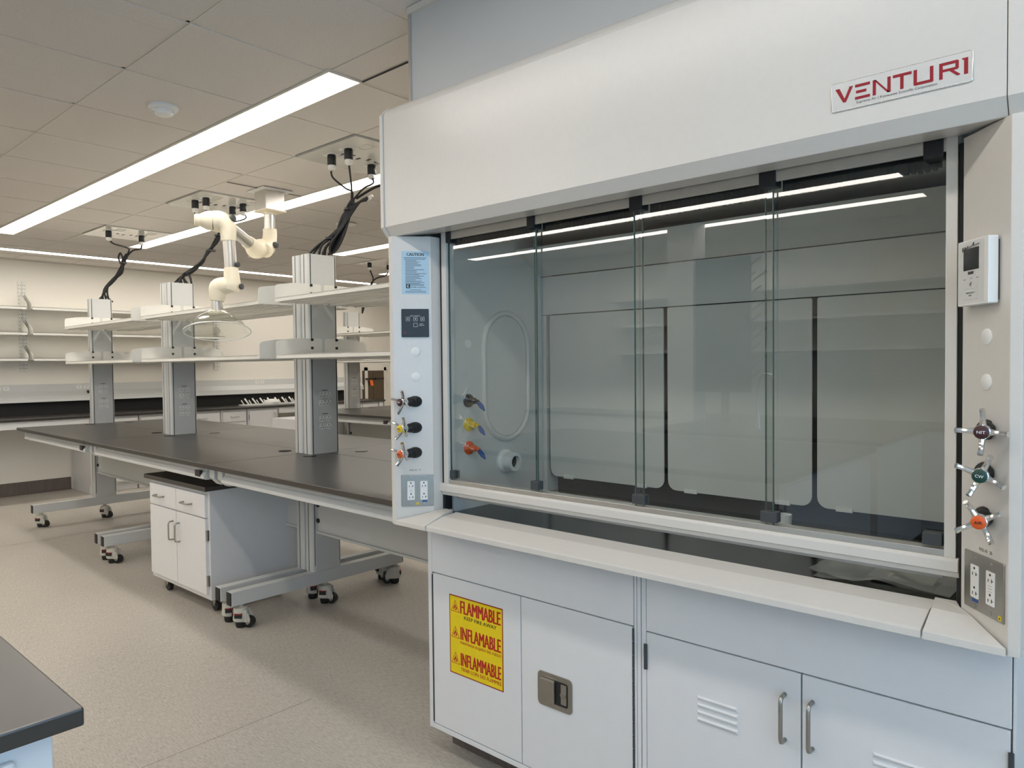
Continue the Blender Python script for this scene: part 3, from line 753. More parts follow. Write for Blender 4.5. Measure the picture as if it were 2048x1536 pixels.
elbow([(-4.817, 2.797, 2.465), (-4.817, 2.795, 2.40), (-4.812, 2.770, 2.335), (-4.785, 2.735, 2.300)], [.048, .050, .060, .056])
elbow([(-4.830, 2.735, 2.325), (-4.785, 2.665, 2.30), (-4.735, 2.61, 2.315), (-4.66, 2.535, 2.323)], [.066, .066, .052, .045])
obj('arm_tube', MB().cyl((-4.71, 2.585, 2.320), (-4.30, 2.21, 2.338), .0375, n=32), alu, t, smooth=2)
obj('joint_knob', MB().lathe([(.022, 0), (.024, .018), (.016, .026), (0, .027)], (-4.768, 2.800, 2.345), (.8, .35, 0), 18), greyclip, t, smooth=2)
elbow([(-4.36, 2.255, 2.336), (-4.31, 2.20, 2.345), (-4.295, 2.15, 2.352), (-4.292, 2.105, 2.355)], [.045, .056, .062, .060])
obj('joint_cap', MB().lathe([(.060, 0), (.056, .03), (.040, .062), (.036, .066), (.036, .092), (.030, .098), (0, .0985)], (-4.292, 2.105, 2.355), (-.38, -.92, 0), 28), cream, t, smooth=2)
elbow([(-4.285, 2.115, 2.358), (-4.262, 2.15, 2.355), (-4.242, 2.178, 2.315), (-4.238, 2.182, 2.235)], [.060, .058, .050, .042])
obj('joint_knob', MB().lathe([(.022, 0), (.024, .016), (.016, .024), (0, .025)], (-4.222, 2.195, 2.372), (.8, .3, .1), 18), greyclip, t, smooth=2)
obj('arm_tube', MB().cyl((-4.238, 2.183, 2.25), (-4.224, 2.187, 2.05), .0365, n=32), alu, t, smooth=2)
obj('joint_knob', MB().lathe([(.014, 0), (.018, .01), (.014, .02), (0, .021)], (-4.196, 2.205, 2.09), (.8, .3, 0), 16), greyclip, t, smooth=2)
elbow([(-4.224, 2.187, 2.07), (-4.221, 2.188, 2.01), (-4.220, 2.188, 1.965), (-4.225, 2.182, 1.935)], [.042, .046, .052, .046])
elbow([(-4.212, 2.195, 1.965), (-4.250, 2.160, 1.962), (-4.282, 2.135, 1.950), (-4.286, 2.128, 1.90), (-4.287, 2.124, 1.868)], [.046, .052, .056, .048, .040])
obj('joint_knob', MB().lathe([(.018, 0), (.018, .012), (.010, .014), (0, .014)], (-4.178, 2.222, 1.955), (.8, .4, 0), 16), greyclip, t, smooth=2)
obj('hood_neck', MB().lathe([(.030, .06), (.033, .03), (.033, .0), (.050, -.012)], (-4.287, 2.124, 1.812), (0, 0, 1), 28), alu, t, smooth=2)
obj('hood_collar', MB().lathe([(.048, .012), (.052, 0), (.050, -.010)], (-4.287, 2.124, 1.800), (0, 0, 1), 28), cream, t, smooth=2)
dome = [(.048, 0), (.075, -.012), (.115, -.040), (.150, -.075), (.172, -.108), (.190, -.118), (.193, -.124)]
DU = Vector((-.232, .115, .966)); dm = obj('dome_hood', MB().lathe(dome, (-4.287, 2.124, 1.800), DU, 40, False), clearplast, t, smooth=2)
_a = DU.orthogonal().normalized(); _b = DU.cross(_a)
obj('dome_rim', MB().tube([Vector((-4.287, 2.124, 1.80))-DU*.124+(_a*math.cos(a)+_b*math.sin(a))*.192 for a in [2*math.pi*k/48 for k in range(48)]], .0035, 6, True), whitep, dm, smooth=1)

# ================================================================ FUME HOOD
HX0, HX1, HY = -2.056, -.18, 1.66
t = H_ = thing('fume_hood', 'large white fume hood with horizontal sliding glass sash and red-lettered nameplate', 'fume hood', (-1.12, 2.05, .888))
prof = [(1.646, 1.957), (1.646, 2.345)]+[(1.646+.036*(1-math.cos(a)), 2.345+.036*math.sin(a)) for a in [math.radians(15*k) for k in range(1, 7)]]+[(2.5, 2.381), (2.5, 1.962), (1.795, 1.962), (1.793, 1.938), (1.672, 1.924)]
obj('header', MB().prism(prof, 'x', HX0, -.207), hoodw, t, bevel=.0015)
sp = [(1.640, 1.955), (1.640, 2.352), (1.668, 2.385), (2.5, 2.385), (2.5, 1.920), (1.668, 1.920)]
obj('header_side_panel', MB().prism([(y-.000, z) for y, z in sp], 'x', HX0-.016, HX0-.002), hoodw, t, bevel=.001)
sp = [(1.645, 1.956), (1.645, 2.352), (1.668, 2.382), (2.5, 2.382), (2.5, 1.940), (1.793, 1.938), (1.670, 1.924)]
obj('header_side_panel', MB().prism(sp, 'x', -.2055, HX1), hoodw, t, bevel=.001)
# corner posts with an angled service panel
Lpts = [(HX0, HY), (-2.036, HY), (-1.945, 1.763), (-1.943, 1.800), (-1.943, 1.845), (-1.975, 1.845), (-1.975, 2.5), (HX0, 2.5)]
Rpts = [(HX1, HY), (-.200, HY), (-.2965, 1.772), (-.2985, 1.800), (-.2985, 1.845), (-.26, 1.845), (-.26, 2.5), (HX1, 2.5)]
pL = obj('corner_post', MB().prism(Lpts, 'z', .888, 1.9245), hoodw, t, bevel=.001)
pR = obj('corner_post', MB().prism(Rpts, 'z', .888, 1.9245), hoodw, t, bevel=.001)
obj('sash_track', MB().box(-1.9432, -1.930, 1.806, 1.84, .93, 1.924), rubber, t); obj('sash_track', MB().box(-.311, -.2983, 1.806, 1.84, .93, 1.924), rubber, t)
# air-foil sill with corner blocks
sill = [(1.655, .888), (1.655, .904), (1.662, .9075), (1.735, .926), (1.800, .931), (1.806, .928), (1.806, .918), (1.735, .912), (1.672, .888)]
obj('air_foil_sill', MB().prism(sill, 'x', -1.868, -.349), hoodw, t, bevel=.001)
def capblock(pts):
    n = len(pts); mb = MB()
    vs = [(x, y, .888) for x, y, z in pts]+[(x, y, z) for x, y, z in pts]
    mb.add(vs, [tuple(range(n))[::-1], tuple(range(n, 2*n))]+[(i, (i+1) % n, n+(i+1) % n, n+i) for i in range(n)])
    return mb
mb = capblock([(-2.036, 1.653, .904), (-1.872, 1.653, .905), (-1.872, 1.735, .932), (-1.9435, 1.735, .929)])
mb2 = capblock([(-1.9435, 1.735, .929), (-1.872, 1.735, .932), (-1.890, 1.805, .936), (-1.930, 1.805, .936), (-1.9435, 1.765, .934)])
obj('sill_corner', mb.merge(mb2), hoodw, t, bevel=.001)
mb = capblock([(-.345, 1.653, .905), (-.202, 1.653, .904), (-.270, 1.735, .929), (-.345, 1.735, .932)])
mb2 = capblock([(-.345, 1.735, .932), (-.270, 1.735, .929), (-.2985, 1.772, .934), (-.311, 1.805, .936), (-.352, 1.805, .936)])
obj('sill_corner', mb.merge(mb2), hoodw, t, bevel=.001)
# work surface and liner
obj('worktop', MB().box(-1.943, -.2985, 1.775, 2.45, .895, .918).box(-1.943, -.2985, 1.808, 1.835, .918, .925).box(-1.943, -.2985, 2.36, 2.45, .918, .925), hoodtop, t, bevel=.003)
obj('liner_side', MB().box(-1.945, -1.925, 1.846, 2.45, .918, 1.962), linerm, t)
obj('liner_side', MB().box(-.318, -.2985, 1.846, 2.45, .918, 1.962), linerm, t)
obj('liner_back', MB().box(-1.945, -.2985, 2.44, 2.46, .90, 1.962), slotm, t)  # coloured dark for the shade seen through the baffle gaps
def baffle(x0, x1, z0, z1, y=2.37):
    w2, h2 = x1-x0, z1-z0; cx, cz = (x0+x1)/2, (z0+z1)/2
    pts = []
    for (sx, sy, a0, r) in ((1, 1, 0, .006), (-1, 1, 90, .006), (-1, -1, 180, .034), (1, -1, 270, .034)):
        for i in range(6):
            a = math.radians(a0+18*i); pts.append((cx+sx*(w2/2-r)+r*math.cos(a), cz+sy*(h2/2-r)+r*math.sin(a)))
    b = obj('baffle_panel', MB().prism(pts, 'y', y, y+.006), linerm, t, bevel=.001)
    for fx in (.18, .82):
        x = x0+(x1-x0)*fx; obj('baffle_clip', MB().box(x-.025, x+.025, y-.006, y, z0-.004, z0+.010), whitep, b, bevel=.001)
baffle(-1.885, -1.348, .992, 1.664); baffle(-1.332, -.812, .992, 1.664); baffle(-.796, -.330, .992, 1.664)
obj('upper_baffle', MB().box(-1.924, -.319, 2.362, 2.369, 1.667, 1.824), linerm, t, bevel=.001)
obj('upper_baffle', MB().prism([(2.362, 1.828), (2.20, 1.922), (2.21, 1.924), (2.369, 1.830)], 'x', -1.924, -.319), linerm, t)
obj('side_filler', MB().box(-1.924, -1.90, 2.366, 2.44, .925, 1.664), linerm, t)
# oval access panel on the left liner wall
def stadium(w2, h2, k=12):
    r = w2/2; pts = []
    for i in range(k+1): a = math.pi*i/k; pts.append((r*math.cos(a), h2/2-r+r*math.sin(a)))
    for i in range(k+1): a = math.pi+math.pi*i/k; pts.append((r*math.cos(a), -(h2/2-r)+r*math.sin(a)))
    return pts
st = stadium(.26, .50)
obj('access_gasket', MB().tube([(-1.922, 2.14+a, 1.415+b) for a, b in st], .011, 8, True), linerm, t, smooth=1)
obj('access_panel', MB().prism([(2.14+a*.9, 1.415+b*.95) for a, b in st], 'x', -1.925, -1.921), linerm, t)
obj('liner_plug', MB().cyl((-1.925, 1.925, 1.54), (-1.921, 1.925, 1.54), .016, n=20), whitep, t); obj('liner_plug', MB().cyl((-1.925, 1.925, 1.425), (-1.921, 1.925, 1.425), .014, n=20), linerm, t)
# service nozzles on the left liner wall
for z, m_, nm in ((1.326, blackp, 'black'), (1.236, yellowp, 'yellow'), (1.148, orange, 'orange')):
    o = obj('service_nozzle', MB().lathe([(.026, 0), (.025, .006), (.013, .012), (.012, .035), (.010, .038)], (-1.925, 1.925, z), (1, 0, 0), 22), m_, t, smooth=2, label='%s service nozzle with blue hose barb' % nm)
    obj('nozzle_elbow', MB().tube([(-1.892, 1.925, z), (-1.875, 1.925, z-.002), (-1.862, 1.922, z-.012)], .008, 10), m_, o, smooth=1)
    obj('hose_barb', MB().tube([(-1.868, 1.923, z-.006), (-1.850, 1.920, z-.020), (-1.832, 1.916, z-.034)], [.0075, .009, .003], 10), bluep, o, smooth=1)
pf = obj('pipe_port', MB().lathe([(.046, 0), (.046, .010), (.040, .016), (.034, .018)], (-1.925, 2.125, 1.078), (1, 0, 0), 28), whitep, t, smooth=2)
obj('port_ring', MB().lathe([(.033, .018), (.036, .024), (.036, .060), (.024, .061), (.024, .02)], (-1.925, 2.125, 1.078), (1, 0, 0), 28, False), whitep, pf, smooth=2)
obj('port_bore', MB().cyl((-1.90, 2.125, 1.078), (-1.882, 2.125, 1.078), .0245, n=24), rubber, pf)
o = obj('plastic_cup', MB().lathe([(.0, 0), (.021, 0), (.024, .045), (.022, .046), (.020, .004), (0, .004)], (-.889, 2.40-.06, .918), (0, 0, 1), 24, False), whitep, smooth=2)
tag(o, 'small white plastic cup standing on the hood worktop below a baffle gap', 'cup')
rp = obj('liner_port', MB().lathe([(.035, 0), (.035, .008), (.02, .02), (0, .022)], (-.318, 2.05, 1.40), (-1, 0, 0), 20), blackp, t, smooth=2)

# sash
sa = obj('sash', MB().prism([(1.790, 1.002), (1.790, 1.024), (1.797, 1.030), (1.838, 1.030), (1.842, 1.010), (1.838, .988), (1.805, .986), (1.80, .998)], 'x', -1.950, -.306), hoodw, t, bevel=.001)
obj('sash_rail', MB().box(-1.905, -.334, 1.800, 1.838, 1.030, 1.045), alu, sa, bevel=.001)
obj('sash_stile', MB().box(-1.928, -1.905, 1.798, 1.838, 1.030, 1.950), hoodw, sa, bevel=.001)
obj('sash_stile', MB().box(-.334, -.312, 1.798, 1.838, 1.030, 1.950), hoodw, sa, bevel=.001)
obj('sash_top_rail', MB().box(-1.905, -.334, 1.800, 1.806, 1.911, 1.955).box(-1.905, -.334, 1.806, 1.850, 1.925, 1.955), alu, sa)
obj('sash_finger_pull', MB().prism([(1.838, .990), (1.85, .968), (1.853, .968), (1.842, .992)], 'x', -1.90, -.345), hoodw, sa)
panes = [(-1.902, -1.492, 1.812), (-1.512, -1.104, 1.826), (-1.124, -.716, 1.812), (-.742, -.337, 1.826)]
for i, (a, b, y) in enumerate(panes):
    mb = MB().add([(a, y, 1.040), (b, y, 1.040), (b, y, 1.926), (a, y, 1.926)], [(0, 1, 2, 3)])
    pn = obj('glass_pane', mb, sashglass, sa)
    obj('pane_edge', MB().box(a-.0005, a+.0015, y-.003, y+.003, 1.040, 1.926).box(b-.0015, b+.0005, y-.003, y+.003, 1.040, 1.926), glassedge, sa)
for (a, b, y) in ((-1.902, -1.878, 1.806), (-1.520, -1.488, 1.806), (-1.132, -1.090, 1.806), (-.748, -.705, 1.806), (-.378, -.339, 1.806)):
    obj('pane_clip', MB().box(a, b, y-.003, y+.026, 1.050, 1.078), greyclip, sa, bevel=.002)
    obj('pane_clip', MB().box(a, b, y-.010, y+.030, 1.900, 1.944), blackp, sa, bevel=.002)
# toothed drive belts above each pane
for (a, b, y) in ((-1.900, -1.52, 1.842), (-1.488, -1.132, 1.842), (-1.088, -.748, 1.842), (-.703, -.352, 1.842)):
    mb = MB().box(a, b, y, y+.014, 1.890, 1.926); k = 0; x = a
    while x < b-.012:
        mb.box(x, x+.009, y-.002, y+.016, 1.884+.001*(k % 3), 1.920); x += .0145; k += 1
    obj('drive_belt', mb, rubber, sa)

# items on the angled service panels
def panel_frame(P, Q, nrm, u, z, off=0.):
    P = Vector((*P, 0)); Q = Vector((*Q, 0)); e = (Q-P).normalized(); n = Vector((*nrm, 0)).normalized()
    o = P+e*u+n*off; o.z = z
    return frame(o, e, (0, 0, 1), n)
LP_, LQ_, LN_ = (-2.036, 1.66), (-1.945, 1.763), (.103, -.091)
e_ = (Vector(LQ_)-Vector(LP_)).normalized(); LN_ = (e_.y, -e_.x)
RP_, RQ_ = (-.2965, 1.772), (-.200, 1.66); e_ = (Vector(RQ_)-Vector(RP_)).normalized(); RN_ = (e_.y, -e_.x)
LF = lambda u, z, off=0.: panel_frame(LP_, LQ_, LN_, u, z, off)
RF = lambda u, z, off=0.: panel_frame(RP_, RQ_, RN_, u, z, off)
def lbox(F, x0, x1, y0, y1, z0, z1): return MB().box(x0, x1, y0, y1, z0, z1).xf(F)

def disc(F, r=.0155):
    obj('plug_disc', MB().lathe([(r, 0), (r, .0015), (r-.002, .0025), (0, .003)], (0, 0, 0), (0, 0, 1), 28).xf(F), whitep, t, smooth=2)
for F in (LF(.079, 1.510), LF(.079, 1.420), RF(.079, 1.506), RF(.079, 1.4155)): disc(F, .0165)

def valve(F, m_, txt, tm, rot):
    p0 = F @ Vector((0, 0, 0)); F = front(p0.x, p0.y+.008, p0.z) @ Matrix.Diagonal((1.15, 1.15, 1.42, 1))
    v = obj('valve_bonnet', MB().lathe([(.006, -.014), (.013, -.011), (.0165, -.005), (.0178, .003), (.0170, .012), (.0140, .014), (.0150, .018), (.0135, .026), (.010, .030), (.008, .036)], (0, 0, 0), (0, 0, 1), 24).xf(F), rubber, t, smooth=2)
    mb = MB().lathe([(.008, .030), (.011, .036), (.013, .044), (.0125, .052), (.010, .054)], (0, 0, 0), (0, 0, 1), 20)
    for k in range(4):
        a = rot+k*math.pi/2; c, s = math.cos(a), math.sin(a)
        mb.tube([(c*.006, s*.006, .046), (c*.018, s*.018, .048), (c*.030, s*.030, .052), (c*.038, s*.038, .057)], [.0068, .0046, .0042, .0048], 8)
    h = obj('valve_handle', mb.xf(F), chrome, v, smooth=2)
    d = obj('index_disc', MB().lathe([(.0115, .054), (.0115, .0575), (.010, .0585), (0, .059)], (0, 0, 0), (0, 0, 1), 24).xf(F), m_, v, smooth=2)
    if txt:
        tx = fit_text(txt, .0125, .005, .01, .0001)
        r2 = {'NIT': 0., 'CW': -.1, 'AIR': .05}.get(txt, 0)
        tx.xf(F @ Matrix.Rotation(r2, 4, 'Z') @ Matrix.Translation((-.00625, -.0025, .0592)))
        obj('disc_lettering', tx, tm, v)
RFv = [RF(.083, 1.3206), RF(.0785, 1.2348), RF(.076, 1.1440)]
valve(RFv[0], maroon, 'NIT', inkw, math.radians(88)); valve(RFv[1], green, 'CW', inkw, math.radians(66)); valve(RFv[2], orange, 'AIR', inkm, math.radians(30))
valve(LF(.0743, 1.3308), maroon, 'VAC', inkw, math.radians(75)); valve(LF(.073, 1.2367), yellowp, 'GAS', inkm, math.radians(60)); valve(LF(.0718, 1.1461), orange, 'AIR', inkm, math.radians(70))

def outlet_plate(F, w_, h, blue_u, yel_u, gfci, gx_):
    p = obj('outlet_plate', MB().prism(rrect(w_, h, .003, 3), 'z', 0, .0035).xf(F), steel, t, bevel=.0012)
    for i, x in enumerate((-w_*.2, w_*.2)):
        obj('receptacle', MB().prism(rrect(.0265, .068, .002, 2, x, 0), 'z', .0035, .0055).xf(F), whitep, p, bevel=.0006)
        mb = MB()
        for s in (1, -1):
            yy = .020*s+.001
            mb.box(x-.0065, x-.0045, yy-.0085, yy-.0025, .0054, .0058).box(x+.004, x+.006, yy-.0085, yy-.001, .0054, .0058).box(x+.006, x+.0095, yy-.0055, yy-.004, .0054, .0058)
            mb.cyl((x, yy+.0065, .0054), (x, yy+.0065, .0058), .0026, n=10)
        if gfci == i: mb.box(x-.006, x+.006, .0052, .0056, .0054, .0057).box(x-.006, x+.006, -.0064, -.006, .0054, .0057).box(x-.006, x+.006, -.0006, 0, .0054, .0057)
        obj('receptacle_slot', mb.xf(F), inkm, p)
        for yy in (h*.42, -h*.42): obj('screw', MB().lathe([(.0035, .0035), (.003, .0052), (0, .0056)], (x, yy, 0), (0, 0, 1), 12).xf(F), steel, p)
    obj('blue_label', lbox(F, w_*blue_u-.009, w_*blue_u+.009, -.0425, -.0365, .0035, .0042), bluep, p)
    obj('yellow_label', lbox(F, yel_u-.0045, yel_u+.0045, -h*.46, -h*.46+.009, .0035, .0040), yellow, p)
    tr = MB().prism([(yel_u-.0025, -h*.46+.002), (yel_u+.0025, -h*.46+.002), (yel_u, -h*.46+.0065)], 'z', .0040, .0042).xf(F)
    obj('label_print', tr, inkm, p)
outlet_plate(LF(.079, 1.009), .116, .115, .22, .0, 0, 0)
outlet_plate(RF(.0775, 1.005), .124, .118, -.2, .052, 1, 0)
for F, s in ((LF(.052, 1.0795, .0002), 'N2L10  17'), (RF(.060, 1.0715, .0002), 'N2L10  25')):
    obj('circuit_lettering', fit_text(s, .040, .0065, 0, .0001).xf(F), inkm, t)

# caution label (left post)
F = LF(.082, 1.794)
cl = obj('caution_label', MB().box(-.049, .049, -.077, .077, 0, .0004).xf(F), bluelab, t)
obj('label_lettering', heavy_text('CAUTION', .062, .011, .06).xf(F @ Matrix.Translation((-.031, .060, .0005))), inkm, cl)
mb = MB(); random.seed(3)
for k in range(2): mb.box(-.040, .040-.004*k, .0525-.005*k, .0540-.005*k, .0004, .0007)
for k in range(19):
    w_ = random.uniform(.030, .074); mb.box(-.036, -.036+w_, .0425-.0046*k, .0432-.0046*k+.0007, .0004, .0007)
for k in range(3): mb.box(-.037+.002*(k == 0)*8, .037-.002*(k == 0)*8, -.062-.0045*k, -.0608-.0045*k, .0004, .0007)
obj('label_text_line', mb.xf(F), inkm, cl)
obj('label_logo', MB().box(-.034, -.019, -.056, -.041, .0004, .0008).xf(F), inkm, cl)
obj('label_logo_letter', fit_text('K', .008, .011, .03, .0001).xf(F @ Matrix.Translation((-.030, -.054, .001))), bluelab, cl)
obj('label_lettering', fit_text('KEWAUNEE', .046, .0065, 0, .0001).xf(F @ Matrix.Translation((-.016, -.0475, .0005))), inkm, cl)
obj('label_lettering', fit_text('Scientific Corporation', .052, .0055, .01, .0001).xf(F @ Matrix.Translation((-.016, -.0555, .0005))), inkm, cl)
# black key pad on the left post
F = LF(.079, 1.6135)
kp = obj('control_pad', MB().prism(rrect(.098, .101, .003, 3), 'z', 0, .006).xf(F), blackp, t, bevel=.001)
def ring(mb, x, y, s, w_=.0009, z=.0060):
    mb.box(x-s, x+s, y+s-w_, y+s, z, z+.0003).box(x-s, x+s, y-s, y-s+w_, z, z+.0003).box(x-s, x-s+w_, y-s+w_, y+s-w_, z, z+.0003).box(x+s-w_, x+s, y-s+w_, y+s-w_, z, z+.0003)
mb = MB()
for x in (-.026, .001, .026): ring(mb, x, .0142, .0068); mb.cyl((x, .0142, .006), (x, .0142, .0063), .0022, n=10)
ring(mb, .001, -.0072, .0068)
obj('pad_key_outline', mb.xf(F), inkw, kp)
obj('pad_lettering', fit_text('LIGHT CONTROL', .036, .0028, .01, .0001).xf(F @ Matrix.Translation((-.018, .0240, .0061))), inkw, kp)
obj('pad_lettering', fit_text('NIGHT', .013, .0026, .01, .0001).xf(F @ Matrix.Translation((.016, -.0050, .0061))), inkw, kp)
obj('pad_lettering', fit_text('SETBACK', .020, .0026, .01, .0001).xf(F @ Matrix.Translation((.0125, -.0100, .0061))), inkw, kp)
obj('pad_logo', MB().box(-.040, -.0335, -.0385, -.032, .006, .0063).xf(F), redp, kp)
obj('pad_lettering', fit_text('KEWAUNEE', .021, .0026, 0, .0001).xf(F @ Matrix.Translation((-.031, -.0345, .0061))), greyclip, kp)
obj('pad_lettering', fit_text('Scientific Corporation', .028, .0026, 0, .0001).xf(F @ Matrix.Translation((-.031, -.0385, .0061))), greyclip, kp)

# airflow monitor on the right post
F = RF(.0700, 1.6365)
mo = obj('airflow_monitor', MB().prism(rrect(.098, .132, .003, 3), 'z', .004, .024).xf(F), whitep, t, bevel=.0015)
obj('monitor_backplate', MB().box(-.040, .046, -.058, .058, 0, .004).xf(F), greyclip, mo)
obj('monitor_screen', MB().box(-.029, .020, .005, .049, .024, .0246).xf(F), darkscreen, mo)
obj('monitor_film', MB().add([(-.045, -.062, .0262), (.040, -.062, .0262), (.040, .062, .0262), (-.045, .062, .0262)], [(0, 1, 2, 3)]).xf(F), glass_mat('thin protective film', (.93, .93, .93), 1.25, .12), mo)
obj('monitor_sticker', MB().box(-.016, .008, -.009, .004, .0247, .0250).xf(F), whitep, mo)
mb = MB(); random.seed(5)
x = -.013
while x < .005: w_ = random.choice((.0004, .0008)); mb.box(x, x+w_, -.004, .002, .0250, .0253); x += w_+.0006
mb.box(-.028, -.023, -.0135, -.0125, .0242, .0246).box(-.006, -.001, -.0125, -.0115, .0242, .0246).box(.013, .019, -.0125, -.0115, .0242, .0246)
obj('monitor_print', mb.xf(F), inkm, mo)
for (a, b) in ((-.033, -.017), (-.054, -.035)): obj('monitor_button', MB().box(-.029, .018, a, b, .024, .0248).xf(F), whitep, mo, bevel=.0005)
obj('monitor_lettering', fit_text('EMERGENCY', .028, .003, .01, .0001).xf(F @ Matrix.Translation((-.019, -.0425, .0249))), inkm, mo)
obj('monitor_lettering', fit_text('MAX', .009, .003, .01, .0001).xf(F @ Matrix.Translation((-.010, -.0478, .0249))), inkm, mo)
fg = MB().cyl((-.003, -.0195, .0249), (-.003, -.0195, .0251), .0011, n=8)
for a, b in (((-.0035, -.021), (-.006, -.025)), ((-.006, -.025), (-.009, -.0265)), ((-.006, -.0235), (-.003, -.026)), ((-.003, -.026), (-.004, -.029)), ((-.004, -.0215), (-.0005, -.0225)), ((-.0045, -.0215), (-.0075, -.0235))):
    d = Vector((b[0]-a[0], b[1]-a[1])).normalized()*.0006; fg.prism([(a[0]-d.y, a[1]+d.x), (b[0]-d.y, b[1]+d.x), (b[0]+d.y, b[1]-d.x), (a[0]+d.y, a[1]-d.x)], 'z', .0249, .0251)
obj('running_figure', fg.xf(F), inkm, mo)
pts = [(-.031, .044), (-.030, .053), (-.025, .052), (-.029, .047), (-.022, .049), (-.021, .053), (-.019, .049), (-.015, .050), (-.014, .054), (-.013, .050), (-.008, .052), (-.005, .051), (.001, .053), (.006, .059), (.005, .052), (.013, .053), (.022, .0545)]
obj('marker_scrawl', MB().tube([(a, b, .0256) for a, b in pts], .0007, 5).xf(F), inkm, mo)

# nameplate
F = front(-.523, 1.646, 1.9965)
PWd, PHt = .263, .0625
npl = obj('nameplate', MB().prism(rrect(PWd, PHt, .006, 5, PWd/2, PHt/2), 'z', 0, .0025).xf(F), silverlab, t, bevel=.0012, seg=3)
obj('nameplate_rim', MB().tube([(x, y, .0022) for x, y in rrect(PWd-.003, PHt-.003, .005, 4, PWd/2, PHt/2)], .0012, 6, True).xf(F), chrome, npl, smooth=1)
lt = MB(); Z0, Z1 = .0025, .0032
def U(u, v): return (u*PWd, v*PHt)
def poly(*p): lt.prism([U(*q) for q in p], 'z', Z0, Z1)
B_, T_ = .28, .78; sw_ = .0235; sh_ = .09
poly((.033, .775), (.066, .775), (.107, .39), (.104, B_), (.094, B_)); poly((.104, B_), (.115, B_), (.170, .775), (.138, .775), (.141, .745), (.104, .39))
for a, b, v in ((.185, .297, T_-sh_), (.193, .270, .485), (.185, .297, B_)): poly((a, v), (b, v), (b, v+sh_), (a, v+sh_))
poly((.317, B_), (.317+sw_, B_), (.317+sw_, T_), (.317, T_)); poly((.447-sw_, B_), (.447, B_), (.447, T_), (.447-sw_, T_)); poly((.317+sw_*.3, T_), (.317+sw_, T_), (.447-sw_*.3, B_), (.447-sw_, B_))
poly((.462, T_-sh_), (.594, T_-sh_), (.594, T_), (.462, T_)); poly((.514, B_), (.538, B_), (.538, T_-sh_), (.514, T_-sh_))
poly((.607, B_+.03), (.614, B_), (.632, B_+.09), (.607+sw_, B_+.10), (.607+sw_, T_), (.607, T_)); poly((.614, B_), (.734, B_), (.718, B_+.09), (.632, B_+.09)); poly((.734, B_), (.741, B_+.03), (.741, T_), (.741-sw_, T_), (.741-sw_, B_+.10), (.718, B_+.09))
poly((.779, B_), (.779+sw_, B_), (.779+sw_, T_), (.779, T_)); poly((.779+sw_, T_-sh_), (.885, T_-sh_), (.905, T_-.02), (.898, T_), (.779+sw_, T_))
poly((.885, T_-sh_), (.905, T_-.02), (.907, T_-.04), (.907, .53), (.898, .49), (.884, .55)); poly((.779+sw_, .49), (.898, .49), (.884, .57), (.779+sw_, .57)); poly((.845, .49), (.872, .49), (.917, .32), (.905, B_+.01), (.893, B_+.02))
poly((.940, B_), (.966, B_), (.966, T_), (.924, T_), (.932, .73), (.940, .72))
obj('logo_lettering', lt.xf(F), redlogo, npl)
obj('nameplate_lettering', fit_text('Supreme Air | Kewaunee Scientific Corporation', .570*PWd, .0068, 0, .0001).xf(F @ Matrix.Translation((.195*PWd, .0075, .0027))), inkm, npl)

# plastic document bag lying at the right end of the hood worktop
def sheet(x0, x1, y0, y1, z, amp, nx=14, ny=6, seed=1):
    random.seed(seed); mb = MB(); vs = []; fs = []
    for j in range(ny+1):
        for i in range(nx+1):
            u, v = i/nx, j/ny
            vs.append((x0+(x1-x0)*u+random.uniform(-.004, .004), y0+(y1-y0)*v+.012*math.sin(u*5+seed), z+amp*(.5+.5*math.sin(u*9+v*4+seed))*math.sin(math.pi*min(1, max(.12, u)))+random.uniform(0, .003)))
    for j in range(ny):
        for i in range(nx): a = j*(nx+1)+i; fs.append((a, a+1, a+nx+2, a+nx+1))
    return mb.add(vs, fs)
b_ = thing('document_bag', 'clear plastic bag of papers on the black hood worktop beneath the sash, right end', 'plastic bag', (-.44, 1.95, .925))
bb = Vector((0, 0, 0))
obj('bag_film', sheet(-.64, -.325, 1.822, 2.02, .934, .020, seed=2), bagm, b_, smooth=1)
obj('bag_film', sheet(-.62, -.33, 1.83, 2.02, .929, .012, seed=4), bagm, b_, smooth=1)
obj('paper_sheet', MB().box(-.52, -.38, 1.92, 2.03, .9265, .930), whitep, b_)

# ================================================================ CABINETS UNDER THE HOOD
FY = 1.803
def louvre(mb_parent, x, z):
    for k in range(4):
        zz = z-.020*k
        obj('louvre', MB().add([(x, FY-.001, zz), (x+.118, FY-.001, zz), (x+.118, FY-.001, zz-.013), (x, FY-.001, zz-.013), (x+.006, FY-.008, zz-.003), (x+.112, FY-.008, zz-.003)],
            [(0, 4, 5, 1), (4, 3, 2, 5), (0, 3, 4), (1, 5, 2)]), cast, mb_parent, smooth=None)
t = thing('flammables_cabinet', 'white cabinet under the hood with a yellow flammable warning sign and paddle latch', 'cabinet', (-1.575, 2.1, 0), 'cabinets under the fume hood')
x0, x1 = -2.027, -1.1185
obj('cabinet_body', MB().box(x0, x1, FY+.017, 2.42, .098, .868).box(x0, x0+.022, FY, FY+.02, .098, .868).box(x1-.008, x1, FY, FY+.02, .098, .868).box(x0+.022, x1-.008, FY, FY+.02, .098, .116), cast, t, bevel=.0012)
obj('toe_kick', MB().box(x0+.02, x1, 1.90, 2.4, 0, .098), basem, t)
obj('apron_panel', MB().box(x0+.024, x1-.010, FY-.001, FY+.018, .690, .868), cast, t, bevel=.0012)
dL = obj('door', MB().box(x0+.028, -1.5685, FY-.001, FY+.018, .120, .686), cast, t, bevel=.0015)
